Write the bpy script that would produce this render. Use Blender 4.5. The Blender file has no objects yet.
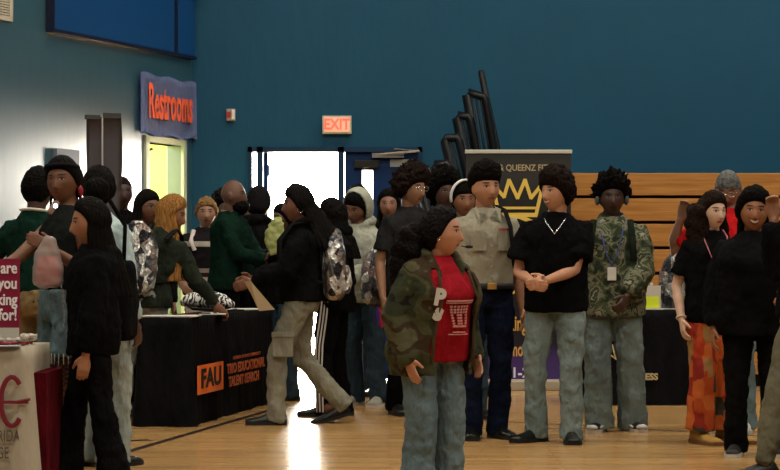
import bpy, bmesh, math, random
from mathutils import Vector, Matrix, Euler, noise
R = math.radians
V = Vector
random.seed(7)
sc = bpy.context.scene
col = sc.collection
F, HC, HZ = 2200.0, 1.2, 260.0           # focal length in pixels, camera height, horizon row

def ground(px, foot):
    Y = F*HC/(foot-HZ)
    return V(((px-390)/F*Y, Y, 0))
def pt(px, py, Y):
    return V(((px-390)/F*Y, Y, HC+(HZ-py)/F*Y))

# ------------------------------------------------------------------ materials
def newmat(name):
    m = bpy.data.materials.new(name); m.use_nodes = True
    nt = m.node_tree
    return m, nt, nt.nodes['Principled BSDF']
def setp(b, col, rough=.7, metal=0, spec=.3):
    b.inputs['Base Color'].default_value = (*col, 1)
    b.inputs['Roughness'].default_value = rough
    b.inputs['Metallic'].default_value = metal
    b.inputs['Specular IOR Level'].default_value = spec
def node(nt, t, **kw):
    n = nt.nodes.new(t)
    for k, v in kw.items():
        if k in n.inputs: n.inputs[k].default_value = v
        else: setattr(n, k, v)
    return n
def mapped(nt, scale=(1,1,1), rot=(0,0,0)):
    tc = nt.nodes.new('ShaderNodeTexCoord'); mp = nt.nodes.new('ShaderNodeMapping')
    mp.inputs['Scale'].default_value = scale; mp.inputs['Rotation'].default_value = rot
    nt.links.new(tc.outputs['Object'], mp.inputs[0]); return mp.outputs[0]
def ramp(nt, fac, stops, interp='LINEAR'):
    r = nt.nodes.new('ShaderNodeValToRGB'); r.color_ramp.interpolation = interp
    el = r.color_ramp.elements
    while len(el) < len(stops): el.new(.5)
    for e, (p, c) in zip(el, stops): e.position = p; e.color = (*c, 1)
    nt.links.new(fac, r.inputs[0]); return r.outputs[0]
def bump(nt, b, h, strength=.3, dist=.01):
    n = nt.nodes.new('ShaderNodeBump'); n.inputs['Strength'].default_value = strength; n.inputs['Distance'].default_value = dist
    nt.links.new(h, n.inputs['Height']); nt.links.new(n.outputs[0], b.inputs['Normal'])
def shell(bm, rings, thick):
    """an open-fronted wall of rings, closed with an inner skin"""
    inner = []; n = len(rings[0])-1
    for ring in rings:
        cen = sum((v.co for v in ring), V())/len(ring)
        inner.append([bm.verts.new(v.co+(V((cen.x,cen.y,v.co.z))-v.co).normalized()*thick) for v in ring])
    for a, b in zip(rings, rings[1:]):
        for j in range(n): bm.faces.new((a[j], a[j+1], b[j+1], b[j]))
    for a, b in zip(inner, inner[1:]):
        for j in range(n): bm.faces.new((a[j+1], a[j], b[j], b[j+1]))
    for o_, i_ in ((rings[0], inner[0]), (rings[-1], inner[-1])):
        for j in range(n): bm.faces.new((o_[j], i_[j], i_[j+1], o_[j+1]))
    for j in (0, n):
        for a, b, c, d in zip(rings, rings[1:], inner, inner[1:]): bm.faces.new((a[j], b[j], d[j], c[j]))
_cache = {}
def plain(name, c, rough=.6, metal=0, spec=.3):
    if name in _cache: return _cache[name]
    m, nt, b = newmat(name); setp(b, c, rough, metal, spec)
    n = node(nt, 'ShaderNodeTexNoise', Scale=60.0); nt.links.new(mapped(nt), n.inputs['Vector'])
    bump(nt, b, n.outputs[0], .08, .003)
    _cache[name] = m; return m
def fabric(name, c, c2=None, scale=9, rough=.9, fold=.5):
    if name in _cache: return _cache[name]
    c2 = c2 or tuple(x*.7 for x in c)
    m, nt, b = newmat(name); setp(b, c, rough, 0, .04)
    v = mapped(nt, (1,1,.45))
    n = node(nt, 'ShaderNodeTexNoise', Scale=float(scale), Detail=4.0); nt.links.new(v, n.inputs['Vector'])
    nt.links.new(ramp(nt, n.outputs[0], [(.35, c2), (.65, c)]), b.inputs['Base Color'])
    n2 = node(nt, 'ShaderNodeTexNoise', Scale=14.0, Detail=3.0); nt.links.new(v, n2.inputs['Vector'])
    bump(nt, b, n2.outputs[0], min(1,fold*1.5), .05)
    _cache[name] = m; return m
def camo(name, cols, scale=9, fine=0):
    m, nt, b = newmat(name); setp(b, cols[0], .9, 0, .1)
    v = mapped(nt)
    n = node(nt, 'ShaderNodeTexNoise', Scale=float(scale), Detail=2.5+fine, Distortion=.6); nt.links.new(v, n.inputs['Vector'])
    k = len(cols)
    stops = [(0, cols[0])]+[(.36+.28*i/(k-1), cols[i]) for i in range(1, k)]
    nt.links.new(ramp(nt, n.outputs[0], stops, 'CONSTANT'), b.inputs['Base Color'])
    n2 = node(nt, 'ShaderNodeTexNoise', Scale=12.0); nt.links.new(v, n2.inputs['Vector']); bump(nt, b, n2.outputs[0], .6, .03)
    return m
def foil(name, tint=(.75,.76,.78), scale=40):
    if name in _cache: return _cache[name]
    m, nt, b = newmat(name); tint = tuple(x*.8 for x in tint); setp(b, tint, .36, .8)
    v = mapped(nt, (1,1,.6))
    n = node(nt, 'ShaderNodeTexVoronoi', Scale=float(scale)); nt.links.new(v, n.inputs['Vector'])
    nt.links.new(ramp(nt, n.outputs['Color'], [(0,(.03,.03,.035)),(.28,(.12,.12,.13)),(.5,tint),(.72,(.28,.22,.2)),(.88,(.75,.77,.8))], 'CONSTANT'), b.inputs['Base Color'])
    n2 = node(nt, 'ShaderNodeTexNoise', Scale=22.0, Detail=3.0, Distortion=1.5); nt.links.new(v, n2.inputs['Vector'])
    bump(nt, b, n2.outputs[0], 1.0, .05)
    _cache[name] = m; return m
def patchwork(name):
    m, nt, b = newmat(name); setp(b, (.5,.1,.03), .9, 0, .1)
    n = node(nt, 'ShaderNodeTexVoronoi', Scale=14.0, distance='CHEBYCHEV', Randomness=.55); nt.links.new(mapped(nt,(1,1,.62)), n.inputs['Vector'])
    nt.links.new(ramp(nt, n.outputs['Color'], [(0,(.42,.075,.02)),(.3,(.28,.03,.02)),(.45,(.055,.055,.045)),(.53,(.5,.12,.03)),(.72,(.3,.17,.06)),(.82,(.42,.05,.02))], 'CONSTANT'), b.inputs['Base Color'])
    return m
def zebra(name, a=(.02,.02,.02), c=(.7,.7,.68), scale=8):
    m, nt, b = newmat(name); setp(b, a, .6)
    n = node(nt, 'ShaderNodeTexWave', Scale=float(scale), Distortion=9.0); n.inputs['Detail Scale'].default_value = 2.2
    nt.links.new(mapped(nt), n.inputs['Vector'])
    nt.links.new(ramp(nt, n.outputs['Color'], [(.45,a),(.55,c)]), b.inputs['Base Color'])
    return m
def banded(name, stops, base, axis=2, lo=0, hi=2):
    """colour bands along the object's height (woven-in stripes)"""
    m, nt, b = newmat(name); setp(b, base, .9, 0, .1)
    tc = nt.nodes.new('ShaderNodeTexCoord'); s = nt.nodes.new('ShaderNodeSeparateXYZ'); nt.links.new(tc.outputs['Object'], s.inputs[0])
    mr = node(nt, 'ShaderNodeMapRange'); mr.inputs[1].default_value = lo; mr.inputs[2].default_value = hi
    nt.links.new(s.outputs[axis], mr.inputs[0])
    nt.links.new(ramp(nt, mr.outputs[0], stops, 'CONSTANT'), b.inputs['Base Color'])
    return m
def emit(name, c, s):
    m, nt, b = newmat(name); setp(b, c, .5)
    b.inputs['Emission Color'].default_value = (*c, 1); b.inputs['Emission Strength'].default_value = s
    return m

class Ex:                                   # small expression helper over Math nodes
    def __init__(s, nt, o): s.nt, s.o = nt, o
    def _op(s, op, *a):
        n = s.nt.nodes.new('ShaderNodeMath'); n.operation = op
        for i, x in enumerate((s,)+a):
            if isinstance(x, Ex): s.nt.links.new(x.o, n.inputs[i])
            else: n.inputs[i].default_value = x
        return Ex(s.nt, n.outputs[0])
    def __add__(s, x): return s._op('ADD', x)
    def __sub__(s, x): return s._op('SUBTRACT', x)
    def __mul__(s, x): return s._op('MULTIPLY', x)
    def __truediv__(s, x): return s._op('DIVIDE', x)
    def __lt__(s, x): return s._op('LESS_THAN', x)
    def abs(s): return s._op('ABSOLUTE')
def skin(name, c, lip=None, brow=(.012,.009,.008), smile=0, beard=None, teeth=False):
    m, nt, b = newmat(name); setp(b, c, .5, 0, .35)
    b.inputs['Subsurface Weight'].default_value = .0
    at = nt.nodes.new('ShaderNodeAttribute'); at.attribute_name = 'head_coord'
    s = nt.nodes.new('ShaderNodeSeparateXYZ'); nt.links.new(at.outputs['Vector'], s.inputs[0])
    x, y, z = [Ex(nt, s.outputs[i]) for i in range(3)]
    ax = x.abs(); front = y < -.035
    def ell(px, pz, cx, cz, a, bb):
        u = (px-cx)/a; w = (pz-cz)/bb
        return (u*u + w*w) < 1.0
    cur = None
    def mix(mask, colr):
        nonlocal cur
        n = nt.nodes.new('ShaderNodeMix'); n.data_type = 'RGBA'
        nt.links.new((mask*front).o, n.inputs['Factor'])
        if cur is None:
            t = node(nt, 'ShaderNodeTexNoise', Scale=18.0); nt.links.new(mapped(nt), t.inputs['Vector'])
            cur = ramp(nt, t.outputs[0], [(.3, tuple(q*.85 for q in c)), (.7, c)])
        nt.links.new(cur, n.inputs['A']); n.inputs['B'].default_value = (*colr, 1)
        cur = n.outputs['Result']
    lip = lip or (c[0]*.75, c[1]*.45, c[2]*.5)
    if beard: mix(ell(ax, z, 0, -.085, .075, .045), beard)
    mix(ell(ax, z, .031, .009, .0175, .0085), tuple(q*.3 for q in c))
    mix(ell(ax, z, .031, .007, .0145, .0055), tuple(.12+q*.8 for q in c))
    mix(ell(ax, z, .031, .008, .0062, .0062), (.02,.012,.008))
    mix(ell(ax, z, .033, .030, .020, .0042), brow)
    zc = z - (x*x)*(14.0*smile)
    mix(ell(ax, zc, 0, -.062, .024+.008*smile, .0095+.004*smile), lip)
    if teeth: mix(ell(ax, zc, 0, -.061, .024, .0058), (.75,.72,.66))
    else: mix(ell(ax, zc, 0, -.061, .022, .0015), tuple(q*.35 for q in lip))
    mix(ell(ax, z, .007, -.041, .004, .0025), tuple(q*.3 for q in c))
    nt.links.new(cur, b.inputs['Base Color'])
    return m
def hairmat(name, c, rough=.45, kind='v'):
    if name in _cache: return _cache[name]
    m, nt, b = newmat(name); setp(b, c, max(rough,.6), 0, .03)
    v = mapped(nt, (1,1,.12) if kind == 'v' else (1,1,1))
    n = node(nt, 'ShaderNodeTexNoise', Scale=90.0 if kind == 'v' else 55.0, Detail=3.0); nt.links.new(v, n.inputs['Vector'])
    nt.links.new(ramp(nt, n.outputs[0], [(.3, tuple(x*.35 for x in c)), (.65, c)]), b.inputs['Base Color'])
    bump(nt, b, n.outputs[0], .8, .02)
    _cache[name] = m; return m

# ------------------------------------------------------------------ geometry helpers
def tagged(o, label, cat, group=None, kind=None):
    o['label'] = label; o['category'] = cat
    if group: o['group'] = group
    if kind: o['kind'] = kind
    return o
def empty(name, loc, rz=0, label=None, cat=None, group=None):
    o = bpy.data.objects.new(name, None); col.objects.link(o); o.location = loc; o.rotation_euler = (0,0,rz)
    o.empty_display_size = .1
    if label: tagged(o, label, cat, group)
    return o
def link(name, bm, m, parent=None, smooth=False, loc=None, rz=0):
    bmesh.ops.recalc_face_normals(bm, faces=bm.faces)
    me = bpy.data.meshes.new(name); bm.to_mesh(me); bm.free()
    if smooth: me.shade_smooth()
    o = bpy.data.objects.new(name, me); me.materials.append(m); col.objects.link(o)
    if parent: o.parent = parent
    if loc is not None: o.location = loc
    if rz: o.rotation_euler = (0,0,rz)
    return o
def split(name, bm, m, parent, smooth):
    todo = set(bm.verts); o = None
    while todo:
        st = [todo.pop()]; isl = set(st)
        while st:
            v = st.pop()
            for e in v.link_edges:
                w = e.other_vert(v)
                if w not in isl: isl.add(w); st.append(w)
        todo -= isl; nb = bmesh.new(); mp = {v: nb.verts.new(v.co) for v in isl}
        for f in {f for v in isl for f in v.link_faces}: nb.faces.new([mp[v] for v in f.verts])
        o = link(name, nb, m, parent, smooth)
    bm.free(); return o
def box(bm, lo, hi, M=None, bev=0):
    lo, hi = V(lo), V(hi)
    r = bmesh.ops.create_cube(bm, size=1)
    vs = r['verts']
    for v in vs:
        v.co = V([(lo[i]+hi[i])/2 + v.co[i]*(hi[i]-lo[i]) for i in range(3)])
    if bev:
        es = list({e for v in vs for e in v.link_edges})
        rb = bmesh.ops.bevel(bm, geom=es, offset=bev, segments=2, affect='EDGES', profile=.6)
        vs = list({v for f in rb['faces'] for v in f.verts} | {v for v in vs if v.is_valid})
    if M is not None:
        for v in vs: v.co = M @ v.co
    return vs
def tube(bm, pts, rad, n=12, caps=(1,1), side=None, power=2.0):
    """closed tube through pts; rad floats or (along side, across); dome or flat ends"""
    pts = [V(p) for p in pts]; rad = [(r, r) if not isinstance(r, (tuple, list)) else r for r in rad]
    tang = []
    for i in range(len(pts)):
        a = pts[max(i-1,0)]; b = pts[min(i+1,len(pts)-1)]
        t = (b-a); tang.append(t.normalized() if t.length > 1e-9 else V((0,0,1)))
    if side is None:
        side = V((1,0,0)) if abs(tang[0].x) < .8 else V((0,1,0))
    side = V(side)
    P, RR, TT = list(pts), list(rad), list(tang)
    if caps[0]:
        r = min(rad[0]); P = [pts[0]-tang[0]*r*.6]+P; RR = [(rad[0][0]*.62, rad[0][1]*.62)]+RR; TT = [tang[0]]+TT
    if caps[1]:
        r = min(rad[-1]); P = P+[pts[-1]+tang[-1]*r*.6]; RR = RR+[(rad[-1][0]*.62, rad[-1][1]*.62)]; TT = TT+[tang[-1]]
    rings = []
    for p, (a, b), t in zip(P, RR, TT):
        u = side - t*side.dot(t)
        if u.length < 1e-4: u = t.orthogonal()
        u.normalize(); w = t.cross(u)
        ring = []
        for j in range(n):
            th = 2*math.pi*j/n; c, s = math.cos(th), math.sin(th)
            if power != 2.0:
                c = math.copysign(abs(c)**(2/power), c); s = math.copysign(abs(s)**(2/power), s)
            ring.append(bm.verts.new(p + u*a*c + w*b*s))
        rings.append(ring); side = u
    for r0, r1 in zip(rings, rings[1:]):
        for j in range(n): bm.faces.new((r0[j], r0[(j+1)%n], r1[(j+1)%n], r1[j]))
    bm.faces.new(rings[0][::-1]); bm.faces.new(rings[-1])
def blob(bm, c, r, M=None, seg=20, amp=0, freq=20):
    res = bmesh.ops.create_uvsphere(bm, u_segments=seg, v_segments=max(8, seg*2//3), radius=1)
    c = V(c)
    for v in res['verts']:
        d = v.co.copy()
        p = V((d.x*r[0], d.y*r[1], d.z*r[2]))
        if amp: p *= 1 + amp*noise.noise(p*freq+c*7)
        v.co = (M @ (c+p)) if M is not None else c+p
_tex = {}
def cloud(scale):
    if scale not in _tex:
        t = bpy.data.textures.new('folds', 'CLOUDS'); t.noise_scale = scale; t.noise_depth = 3; _tex[scale] = t
    return _tex[scale]
def sculpt(name, bm, m, parent, k=1, voxel=.01, smooth=4, disp=None, solid=None, attr=None):
    """fuse the bmesh into one continuous surface and link it under parent"""
    bmesh.ops.recalc_face_normals(bm, faces=bm.faces)
    me = bpy.data.meshes.new(name); bm.to_mesh(me); bm.free()
    t = bpy.data.objects.new('tmp', me); col.objects.link(t)
    if solid: s = t.modifiers.new('s', 'SOLIDIFY'); s.thickness = solid; s.offset = 0
    if voxel:
        r = t.modifiers.new('r', 'REMESH'); r.mode = 'VOXEL'; r.voxel_size = voxel
    if smooth: s = t.modifiers.new('m', 'SMOOTH'); s.iterations = smooth; s.factor = .5
    for st, scl in (disp or ()):
        d = t.modifiers.new('d', 'DISPLACE'); d.texture = cloud(scl); d.strength = st; d.mid_level = .5; d.texture_coords = 'LOCAL'
    dg = bpy.context.evaluated_depsgraph_get()
    nm = bpy.data.meshes.new_from_object(t.evaluated_get(dg))
    bpy.data.objects.remove(t); bpy.data.meshes.remove(me)
    nm.name = name; nm.materials.clear(); nm.materials.append(m)
    if attr is not None:
        hinv, hs = attr
        a = nm.attributes.new('head_coord', 'FLOAT_VECTOR', 'POINT')
        buf = []
        for v in nm.vertices:
            q = hinv @ v.co
            if abs(q.x) < .12 and abs(q.z) < .14 and abs(q.y) < .2: buf += [q.x, q.y, q.z]
            else: buf += [9, 9, 9]
        a.data.foreach_set('vector', buf)
    if k != 1: nm.transform(Matrix.Scale(k, 4))
    nm.shade_smooth()
    o = bpy.data.objects.new(name, nm); col.objects.link(o); o.parent = parent
    return o
FONT = {}
def text(name, s, size, M, m, parent=None, sx=1, ext=.002, bold=0, align='CENTER'):
    """lettering as a thin mesh; M maps the text plane (x right, y up) into place"""
    c = bpy.data.curves.new('t', 'FONT'); c.body = s; c.size = size; c.extrude = ext; c.align_x = align; c.align_y = 'CENTER'; c.offset = bold
    c.resolution_u = 3
    t = bpy.data.objects.new('t', c); col.objects.link(t)
    me = bpy.data.meshes.new_from_object(t.evaluated_get(bpy.context.evaluated_depsgraph_get()))
    bpy.data.objects.remove(t)
    me.transform(Matrix.Diagonal((sx,1,1,1))); me.transform(M); me.name = name
    me.materials.clear(); me.materials.append(m)
    o = bpy.data.objects.new(name, me); col.objects.link(o)
    if parent: o.parent = parent
    return o
UP = Matrix.Rotation(R(90), 4, 'X')     # text plane standing up, facing -Y

# ------------------------------------------------------------------ people
def ik(a, c, l1, l2, hint):
    a, c = V(a), V(c); d = c-a; L = d.length
    if L > (l1+l2)*.999: f = L/((l1+l2)*.999); l1 *= f; l2 *= f
    u = d.normalized(); x = (l1*l1-l2*l2+L*L)/(2*L); h = math.sqrt(max(l1*l1-x*x, 0))
    hv = V(hint); hv = hv-u*hv.dot(u)
    if hv.length < 1e-5: hv = u.orthogonal()
    return a+u*x+hv.normalized()*h
def head_point(d, fem=0):
    x, y, z = d.x*.076, d.y*.096, d.z*.118
    if z < 0:
        t = -z/.118; x *= 1-.25*t**1.8
        y *= (1-.03*t) if y < 0 else (1-.55*t)
    if d.y < 0:
        y *= .95
        ax = abs(x)
        g = math.exp
        if -.06 < z < .03:
            pr = max(0, min(1, (.018-z)/.05)); pr *= max(0, min(1, (z+.052)/.012))
            y -= .027*pr*g(-(x/(.009+.006*pr))**2)
        y += .009*g(-((ax-.031)/.015)**2-((z-.008)/.011)**2)
        y -= .004*g(-((z-.028)/.009)**2-(x/.05)**2)
        y -= .010*g(-(x/.024)**2-((z+.062)/.011)**2)
        y -= .009*g(-(x/.022)**2-((z+.104)/.016)**2)
        x += math.copysign(.004, x)*g(-((z+.02)/.03)**2)*(1 if ax > .04 else 0)
    return V((x, y, z))
TORSO = [(.80,.10,.09,0),(.86,.158,.108,.012),(.93,.174,.118,.016),(1.0,.162,.112,.01),(1.08,.147,.102,0),(1.16,.149,.104,-.003),
         (1.26,.165,.113,-.006),(1.33,.172,.113,-.002),(1.385,.155,.098,.006),(1.43,.108,.082,.010),(1.475,.068,.066,.008)]
class Person:
    def __init__(s, label, px, foot, top, face=0, skin_mat=None, wd=1.0, bel=0, bust=0, hips=1.0, sw=1.0, ht=.02,
                 lean=0, side=0, twist=0, yaw=0, pitch=0, roll=0, L=None, Rt=None, feet=None, bare=False,
                 curl=.5, vox=.0075, hs=1.06, drop=0, cat='person'):
        s.loc = ground(px, foot); sc_ = F/s.loc.y
        s.H = HC+(HZ-top)/sc_; s.k = s.H/(1.73+ht+ (hs-1)*.12 - drop)
        s.root = empty('person', s.loc, R(face), label, cat, 'people in the gym crowd')
        s.wd, s.bel, s.bust, s.hips, s.sw, s.vox = wd, bel, bust, hips, sw, vox
        s.lean, s.side, s.twist, s.drop = R(lean), R(side), R(twist), drop
        s.hs = hs
        feet = feet or ((.115,.0,8,0), (-.115,.0,-8,0))     # left, right: x, y, yaw, heel lift
        s.feet = feet
        # joints
        s.sh = {}; s.el = {}; s.wr = {}; s.hint = {}
        for q, sg, spec in (('L',1,L), ('R',-1,Rt)):
            S = s.bend((sg*.168*sw*(.75+.25*wd), .008, 1.378))
            if spec is None: spec = ((S.x+sg*.07*max(1,wd), S.y-.05, S.z-.54), None, None)
            W = V(spec[0]); hint = V(spec[1]) if len(spec) > 1 and spec[1] else V((sg*.5, 1, -.2))
            E = ik(S, W, .295, .265, hint)
            s.sh[q], s.el[q], s.wr[q] = S, E, W
            th = spec[2] if len(spec) > 2 and spec[2] else ((0,-1,0) if spec[1] is None else (0,0,1))
            s.hint[q] = V(th)
        s.hip = {'L': V((.09*hips,0,.93-drop)), 'R': V((-.09*hips,0,.93-drop))}
        s.ank, s.kn = {}, {}
        for q, f in zip('LR', feet):
            s.ank[q] = V((f[0], f[1], .085+f[3]))
            yw = R(f[2]); s.kn[q] = ik(s.hip[q], s.ank[q], .43, .42, (math.sin(yw), -math.cos(yw), 0))
        hc = s.bend((0, -.020, 1.612)); hc.x += math.sin(R(roll))*-.03
        s.Hm = Matrix.Translation(hc) @ Matrix.Rotation(R(yaw),4,'Z') @ Matrix.Rotation(R(pitch),4,'X') @ Matrix.Rotation(R(roll),4,'Y') @ Matrix.Scale(hs,4)
        s.skin = skin_mat
        # body
        bm = bmesh.new()
        s.torso(bm, .87, 1.475, 0)
        for q, sg in (('L',1), ('R',-1)):
            S, E, W = s.sh[q], s.el[q], s.wr[q]; f = .8+.2*wd
            inner = s.bend((sg*.08, .01, 1.395))
            tube(bm, [inner, S, S.lerp(E,.5), E, E.lerp(W,.35), W], [.04, .050*f, .045*f, .037*f, .038*f, .026], 12)
            s.hand(bm, q, sg, curl)
            h, k, a = s.hip[q], s.kn[q], s.ank[q]
            tube(bm, [h+V((0,0,.02)), h.lerp(k,.4), k, k.lerp(a,.35), a], [.09*f, .08*f, .055*f, .054*f, .036], 12)
            yw = R(feet[0 if q == 'L' else 1][2]); fd = V((math.sin(yw), -math.cos(yw), 0))
            tube(bm, [a-fd*.02+V((0,0,-.03)), a+fd*.1+V((0,0,-.045))], [.034,.03], 10)
        nb = s.bend((0,.014,1.44)); nt_ = s.Hm @ V((0,.022,-.07))
        tube(bm, [nb, nb.lerp(nt_,.5), nt_], [.068,.058*(.8+.2*wd),.058], 14)
        r = bmesh.ops.create_uvsphere(bm, u_segments=48, v_segments=36, radius=1)
        for v in r['verts']: v.co = s.Hm @ head_point(v.co.normalized())
        for sg in (1,-1): blob(bm, (sg*.077,.012,-.008), (.010,.019,.031), s.Hm, 10)
        s.body = sculpt('body', bm, skin_mat, s.root, s.k, vox, 2, attr=(s.Hm.inverted(), 1))
    def bend(s, p):
        p = V(p); c = V((0,0,.95)); f = max(0, min(1, (p.z-.9)/.28))
        q = p-c
        q.rotate(Euler((s.lean*f, s.side*f, 0))); 
        q.rotate(Euler((0,0,s.twist*f)))
        return q+c-V((0,0,s.drop))
    def rows(s, z):
        T = TORSO
        if z <= T[0][0]: r = T[0]
        elif z >= T[-1][0]: r = T[-1]
        else:
            for a, b in zip(T, T[1:]):
                if a[0] <= z <= b[0]:
                    f = (z-a[0])/(b[0]-a[0]); r = [a[i]+(b[i]-a[i])*f for i in range(4)]; break
        rx, ry, yo = r[1], r[2], r[3]
        lowf = max(0, min(1, (1.05-z)/.15)); up = max(0, min(1, (z-1.15)/.15))
        rx *= (1+(s.wd-1)*(1 if z < 1.42 else .3)); rx *= 1+(s.hips-1)*lowf; rx *= 1+(s.sw-1)*up
        ry *= (1+(s.wd-1)*.8*(1 if z < 1.42 else .3))
        b = s.bel*math.exp(-((z-1.06)/.14)**2); ry += b*.5; yo -= b*.5
        b = s.bust*math.exp(-((z-1.27)/.07)**2); ry += b*.5; yo -= b*.5
        return rx, ry, yo
    def torso(s, bm, z0, z1, o, straight=0, n=24, arc=None, open_w=0, step=.035, flare=0):
        """rings round the trunk; arc cuts an opening at the front"""
        cnt = max(2, int((z1-z0)/step)); rings = []
        for i in range(cnt+1):
            z = z0+(z1-z0)*i/cnt
            rx, ry, yo = s.rows(z)
            if z < 1.2 and straight:
                mx, my, myo = s.rows(1.28); rx = max(rx, mx*straight+rx*(1-straight)); ry = max(ry, my*straight+ry*(1-straight)); yo = yo*.5
            oo = o*(1 if z < 1.40 else max(.35, 1-(z-1.40)*8)) + flare*max(0, 1.1-z)
            rx += oo; ry += oo; ring = []
            for j in range(n + (1 if arc else 0)):
                if arc:
                    a0 = arc[0]+(arc[1]-arc[0])*(1-i/cnt)
                    th = -math.pi/2 + a0 + (2*math.pi-2*a0)*j/n
                else: th = 2*math.pi*j/n
                c_, s_ = math.cos(th), math.sin(th)
                c_ = math.copysign(abs(c_)**.85, c_); s_ = math.copysign(abs(s_)**.85, s_)
                ring.append(bm.verts.new(s.bend((rx*c_, ry*s_+yo, z))))
            rings.append(ring)
        if arc: shell(bm, rings, .022); return
        m = n
        for r0, r1 in zip(rings, rings[1:]):
            for j in range(m): bm.faces.new((r0[j], r0[(j+1)%len(r0)], r1[(j+1)%len(r0)], r1[j]))
        if not arc: bm.faces.new(rings[0][::-1]); bm.faces.new(rings[-1])
    def hand(s, bm, q, sg, curl):
        W = s.wr[q]; d = (W-s.el[q]).normalized(); t = s.hint[q]-d*s.hint[q].dot(d)
        if t.length < 1e-3: t = d.orthogonal()
        t.normalize(); n = (t.cross(d) if sg < 0 else d.cross(t))
        d2 = (d+n*.12).normalized()
        tube(bm, [W-d*.01, W+d*.03, W+d*.065, W+d*.092], [(.024,.02),(.036,.017),(.042,.016),(.040,.014)], 12, side=t)
        for off, ln in ((.030,.068),(.0105,.078),(-.0095,.073),(-.029,.058)):
            p = W+d*.088+t*off; pts = [p]; ang = curl*.5; dd = d
            for f in (.45,.32,.25):
                v = d*math.cos(ang)+n*math.sin(ang); p = p+v*ln*f; pts.append(p); ang += curl*.9
            tube(bm, pts, [.0098,.0092,.0085,.0072], 8)
        b = W+d*.02+t*.026
        v = (t*.75+d*.75+n*.35).normalized(); v2 = (t*.25+d*.9+n*.5).normalized()
        tube(bm, [b, b+v*.035, b+v*.035+v2*.03, b+v*.035+v2*.052], [.015,.0125,.011,.009], 8)
    # garments
    def top(s, name, m, sleeve='short', hem=.86, o=.024, loose=.007, straight=.75, disp=((.034,.13),(.016,.045)), hood=None, top=1.482, lab=None, vox=.0115):
        bm = bmesh.new(); s.torso(bm, hem, top, o, straight)
        for q, sg in (('L',1), ('R',-1)):
            if sleeve == 'none': break
            S, E, W = s.sh[q], s.el[q], s.wr[q]; f = .8+.2*s.wd; i = s.bend((sg*.07,.01,1.40))
            l = loose
            if sleeve == 'short': tube(bm, [i, S, S.lerp(E,.4), S.lerp(E,.72)], [.045, .056*f+l*.3, .058*f+l, .062*f+l*1.3], 14, (1,0))
            else:
                e = .93 if sleeve == 'long' else .6
                tube(bm, [i, S, S.lerp(E,.5), E, E.lerp(W,.5), E.lerp(W,e*.93), E.lerp(W,e)], [.045, .058*f+l*.4, .058*f+l, .056*f+l, .050*f+l, .043*f+l*.7, .036], 14, (1,0))
        if hood == 'down':
            a = [s.bend(p) for p in ((.05,-.09,1.44),(.095,-.03,1.475),(.09,.06,1.50),(0,.12,1.49),(-.09,.06,1.50),(-.095,-.03,1.475),(-.05,-.09,1.44))]
            tube(bm, a, [.014,.03,.04,.05,.04,.03,.014], 10)
        elif hood == 'collar':
            a = [s.bend(p) for p in ((.045,-.085,1.445),(.075,-.02,1.485),(.06,.05,1.505),(0,.075,1.51),(-.06,.05,1.505),(-.075,-.02,1.485),(-.045,-.085,1.445))]
            tube(bm, a, [.012,.014,.016,.016,.016,.014,.012], 8)
        o_ = sculpt(name, bm, m, s.root, s.k, vox, 3, disp)
        if lab: o_['label'] = lab
        return o_
    def hood_up(s, m, name='hood'):
        bm = bmesh.new(); n, mm = 36, 24; rings = []
        for i in range(mm+1):
            ph = math.pi*i/mm; ring = []
            for j in range(n):
                th = 2*math.pi*j/n; d = V((math.sin(ph)*math.cos(th), -math.cos(ph), math.sin(ph)*math.sin(th)))
                ring.append(d)
            rings.append(ring)
        vs = []
        for i, ring in enumerate(rings):
            if i < 9: continue          # the face opening
            vs.append([bm.verts.new(s.Hm @ V((d.x*.112, d.y*.125+.035, d.z*(.145 if d.z > 0 else .165)))) for d in ring])
        for a, b in zip(vs, vs[1:]):
            for j in range(n): bm.faces.new((a[j], a[(j+1)%n], b[(j+1)%n], b[j]))
        return sculpt(name, bm, m, s.root, s.k, .009, 3, ((.012,.09),), solid=.022)
    def pants(s, m, style='straight', name='trousers', z1=1.0, o=.02, disp=((.036,.11),(.018,.045)), lab=None, short=0):
        bm = bmesh.new(); s.torso(bm, .84, z1, o, 0)
        rr = {'straight':(.098,.092,.076,.072,.078), 'wide':(.103,.10,.094,.098,.108), 'skinny':(.092,.082,.062,.056,.046),
              'jogger':(.10,.096,.082,.074,.05), 'shorts':(.102,.108,.11,0,0), 'flare':(.098,.088,.075,.088,.112)}[style]
        for q in 'LR':
            f = .75+.25*s.wd; h, k, a = s.hip[q], s.kn[q], s.ank[q]
            if style == 'shorts': tube(bm, [h+V((0,0,.03)), h.lerp(k,.3), h.lerp(k,.66)], [rr[0]*f, rr[1]*f, rr[2]*f], 14, (1,0))
            else:
                e = a+(a-k).normalized()*((.062 if style in ('straight','wide','flare') else 0)-short)
                tube(bm, [h+V((0,0,.03)), h.lerp(k,.5), k, k.lerp(e,.5), e], [rr[0]*f, rr[1]*f, rr[2]*f, rr[3]*f, rr[4]*f], 14, (1,0))
        o_ = sculpt(name, bm, m, s.root, s.k, .0115, 3, disp)
        if lab: o_['label'] = lab
        return o_
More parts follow.
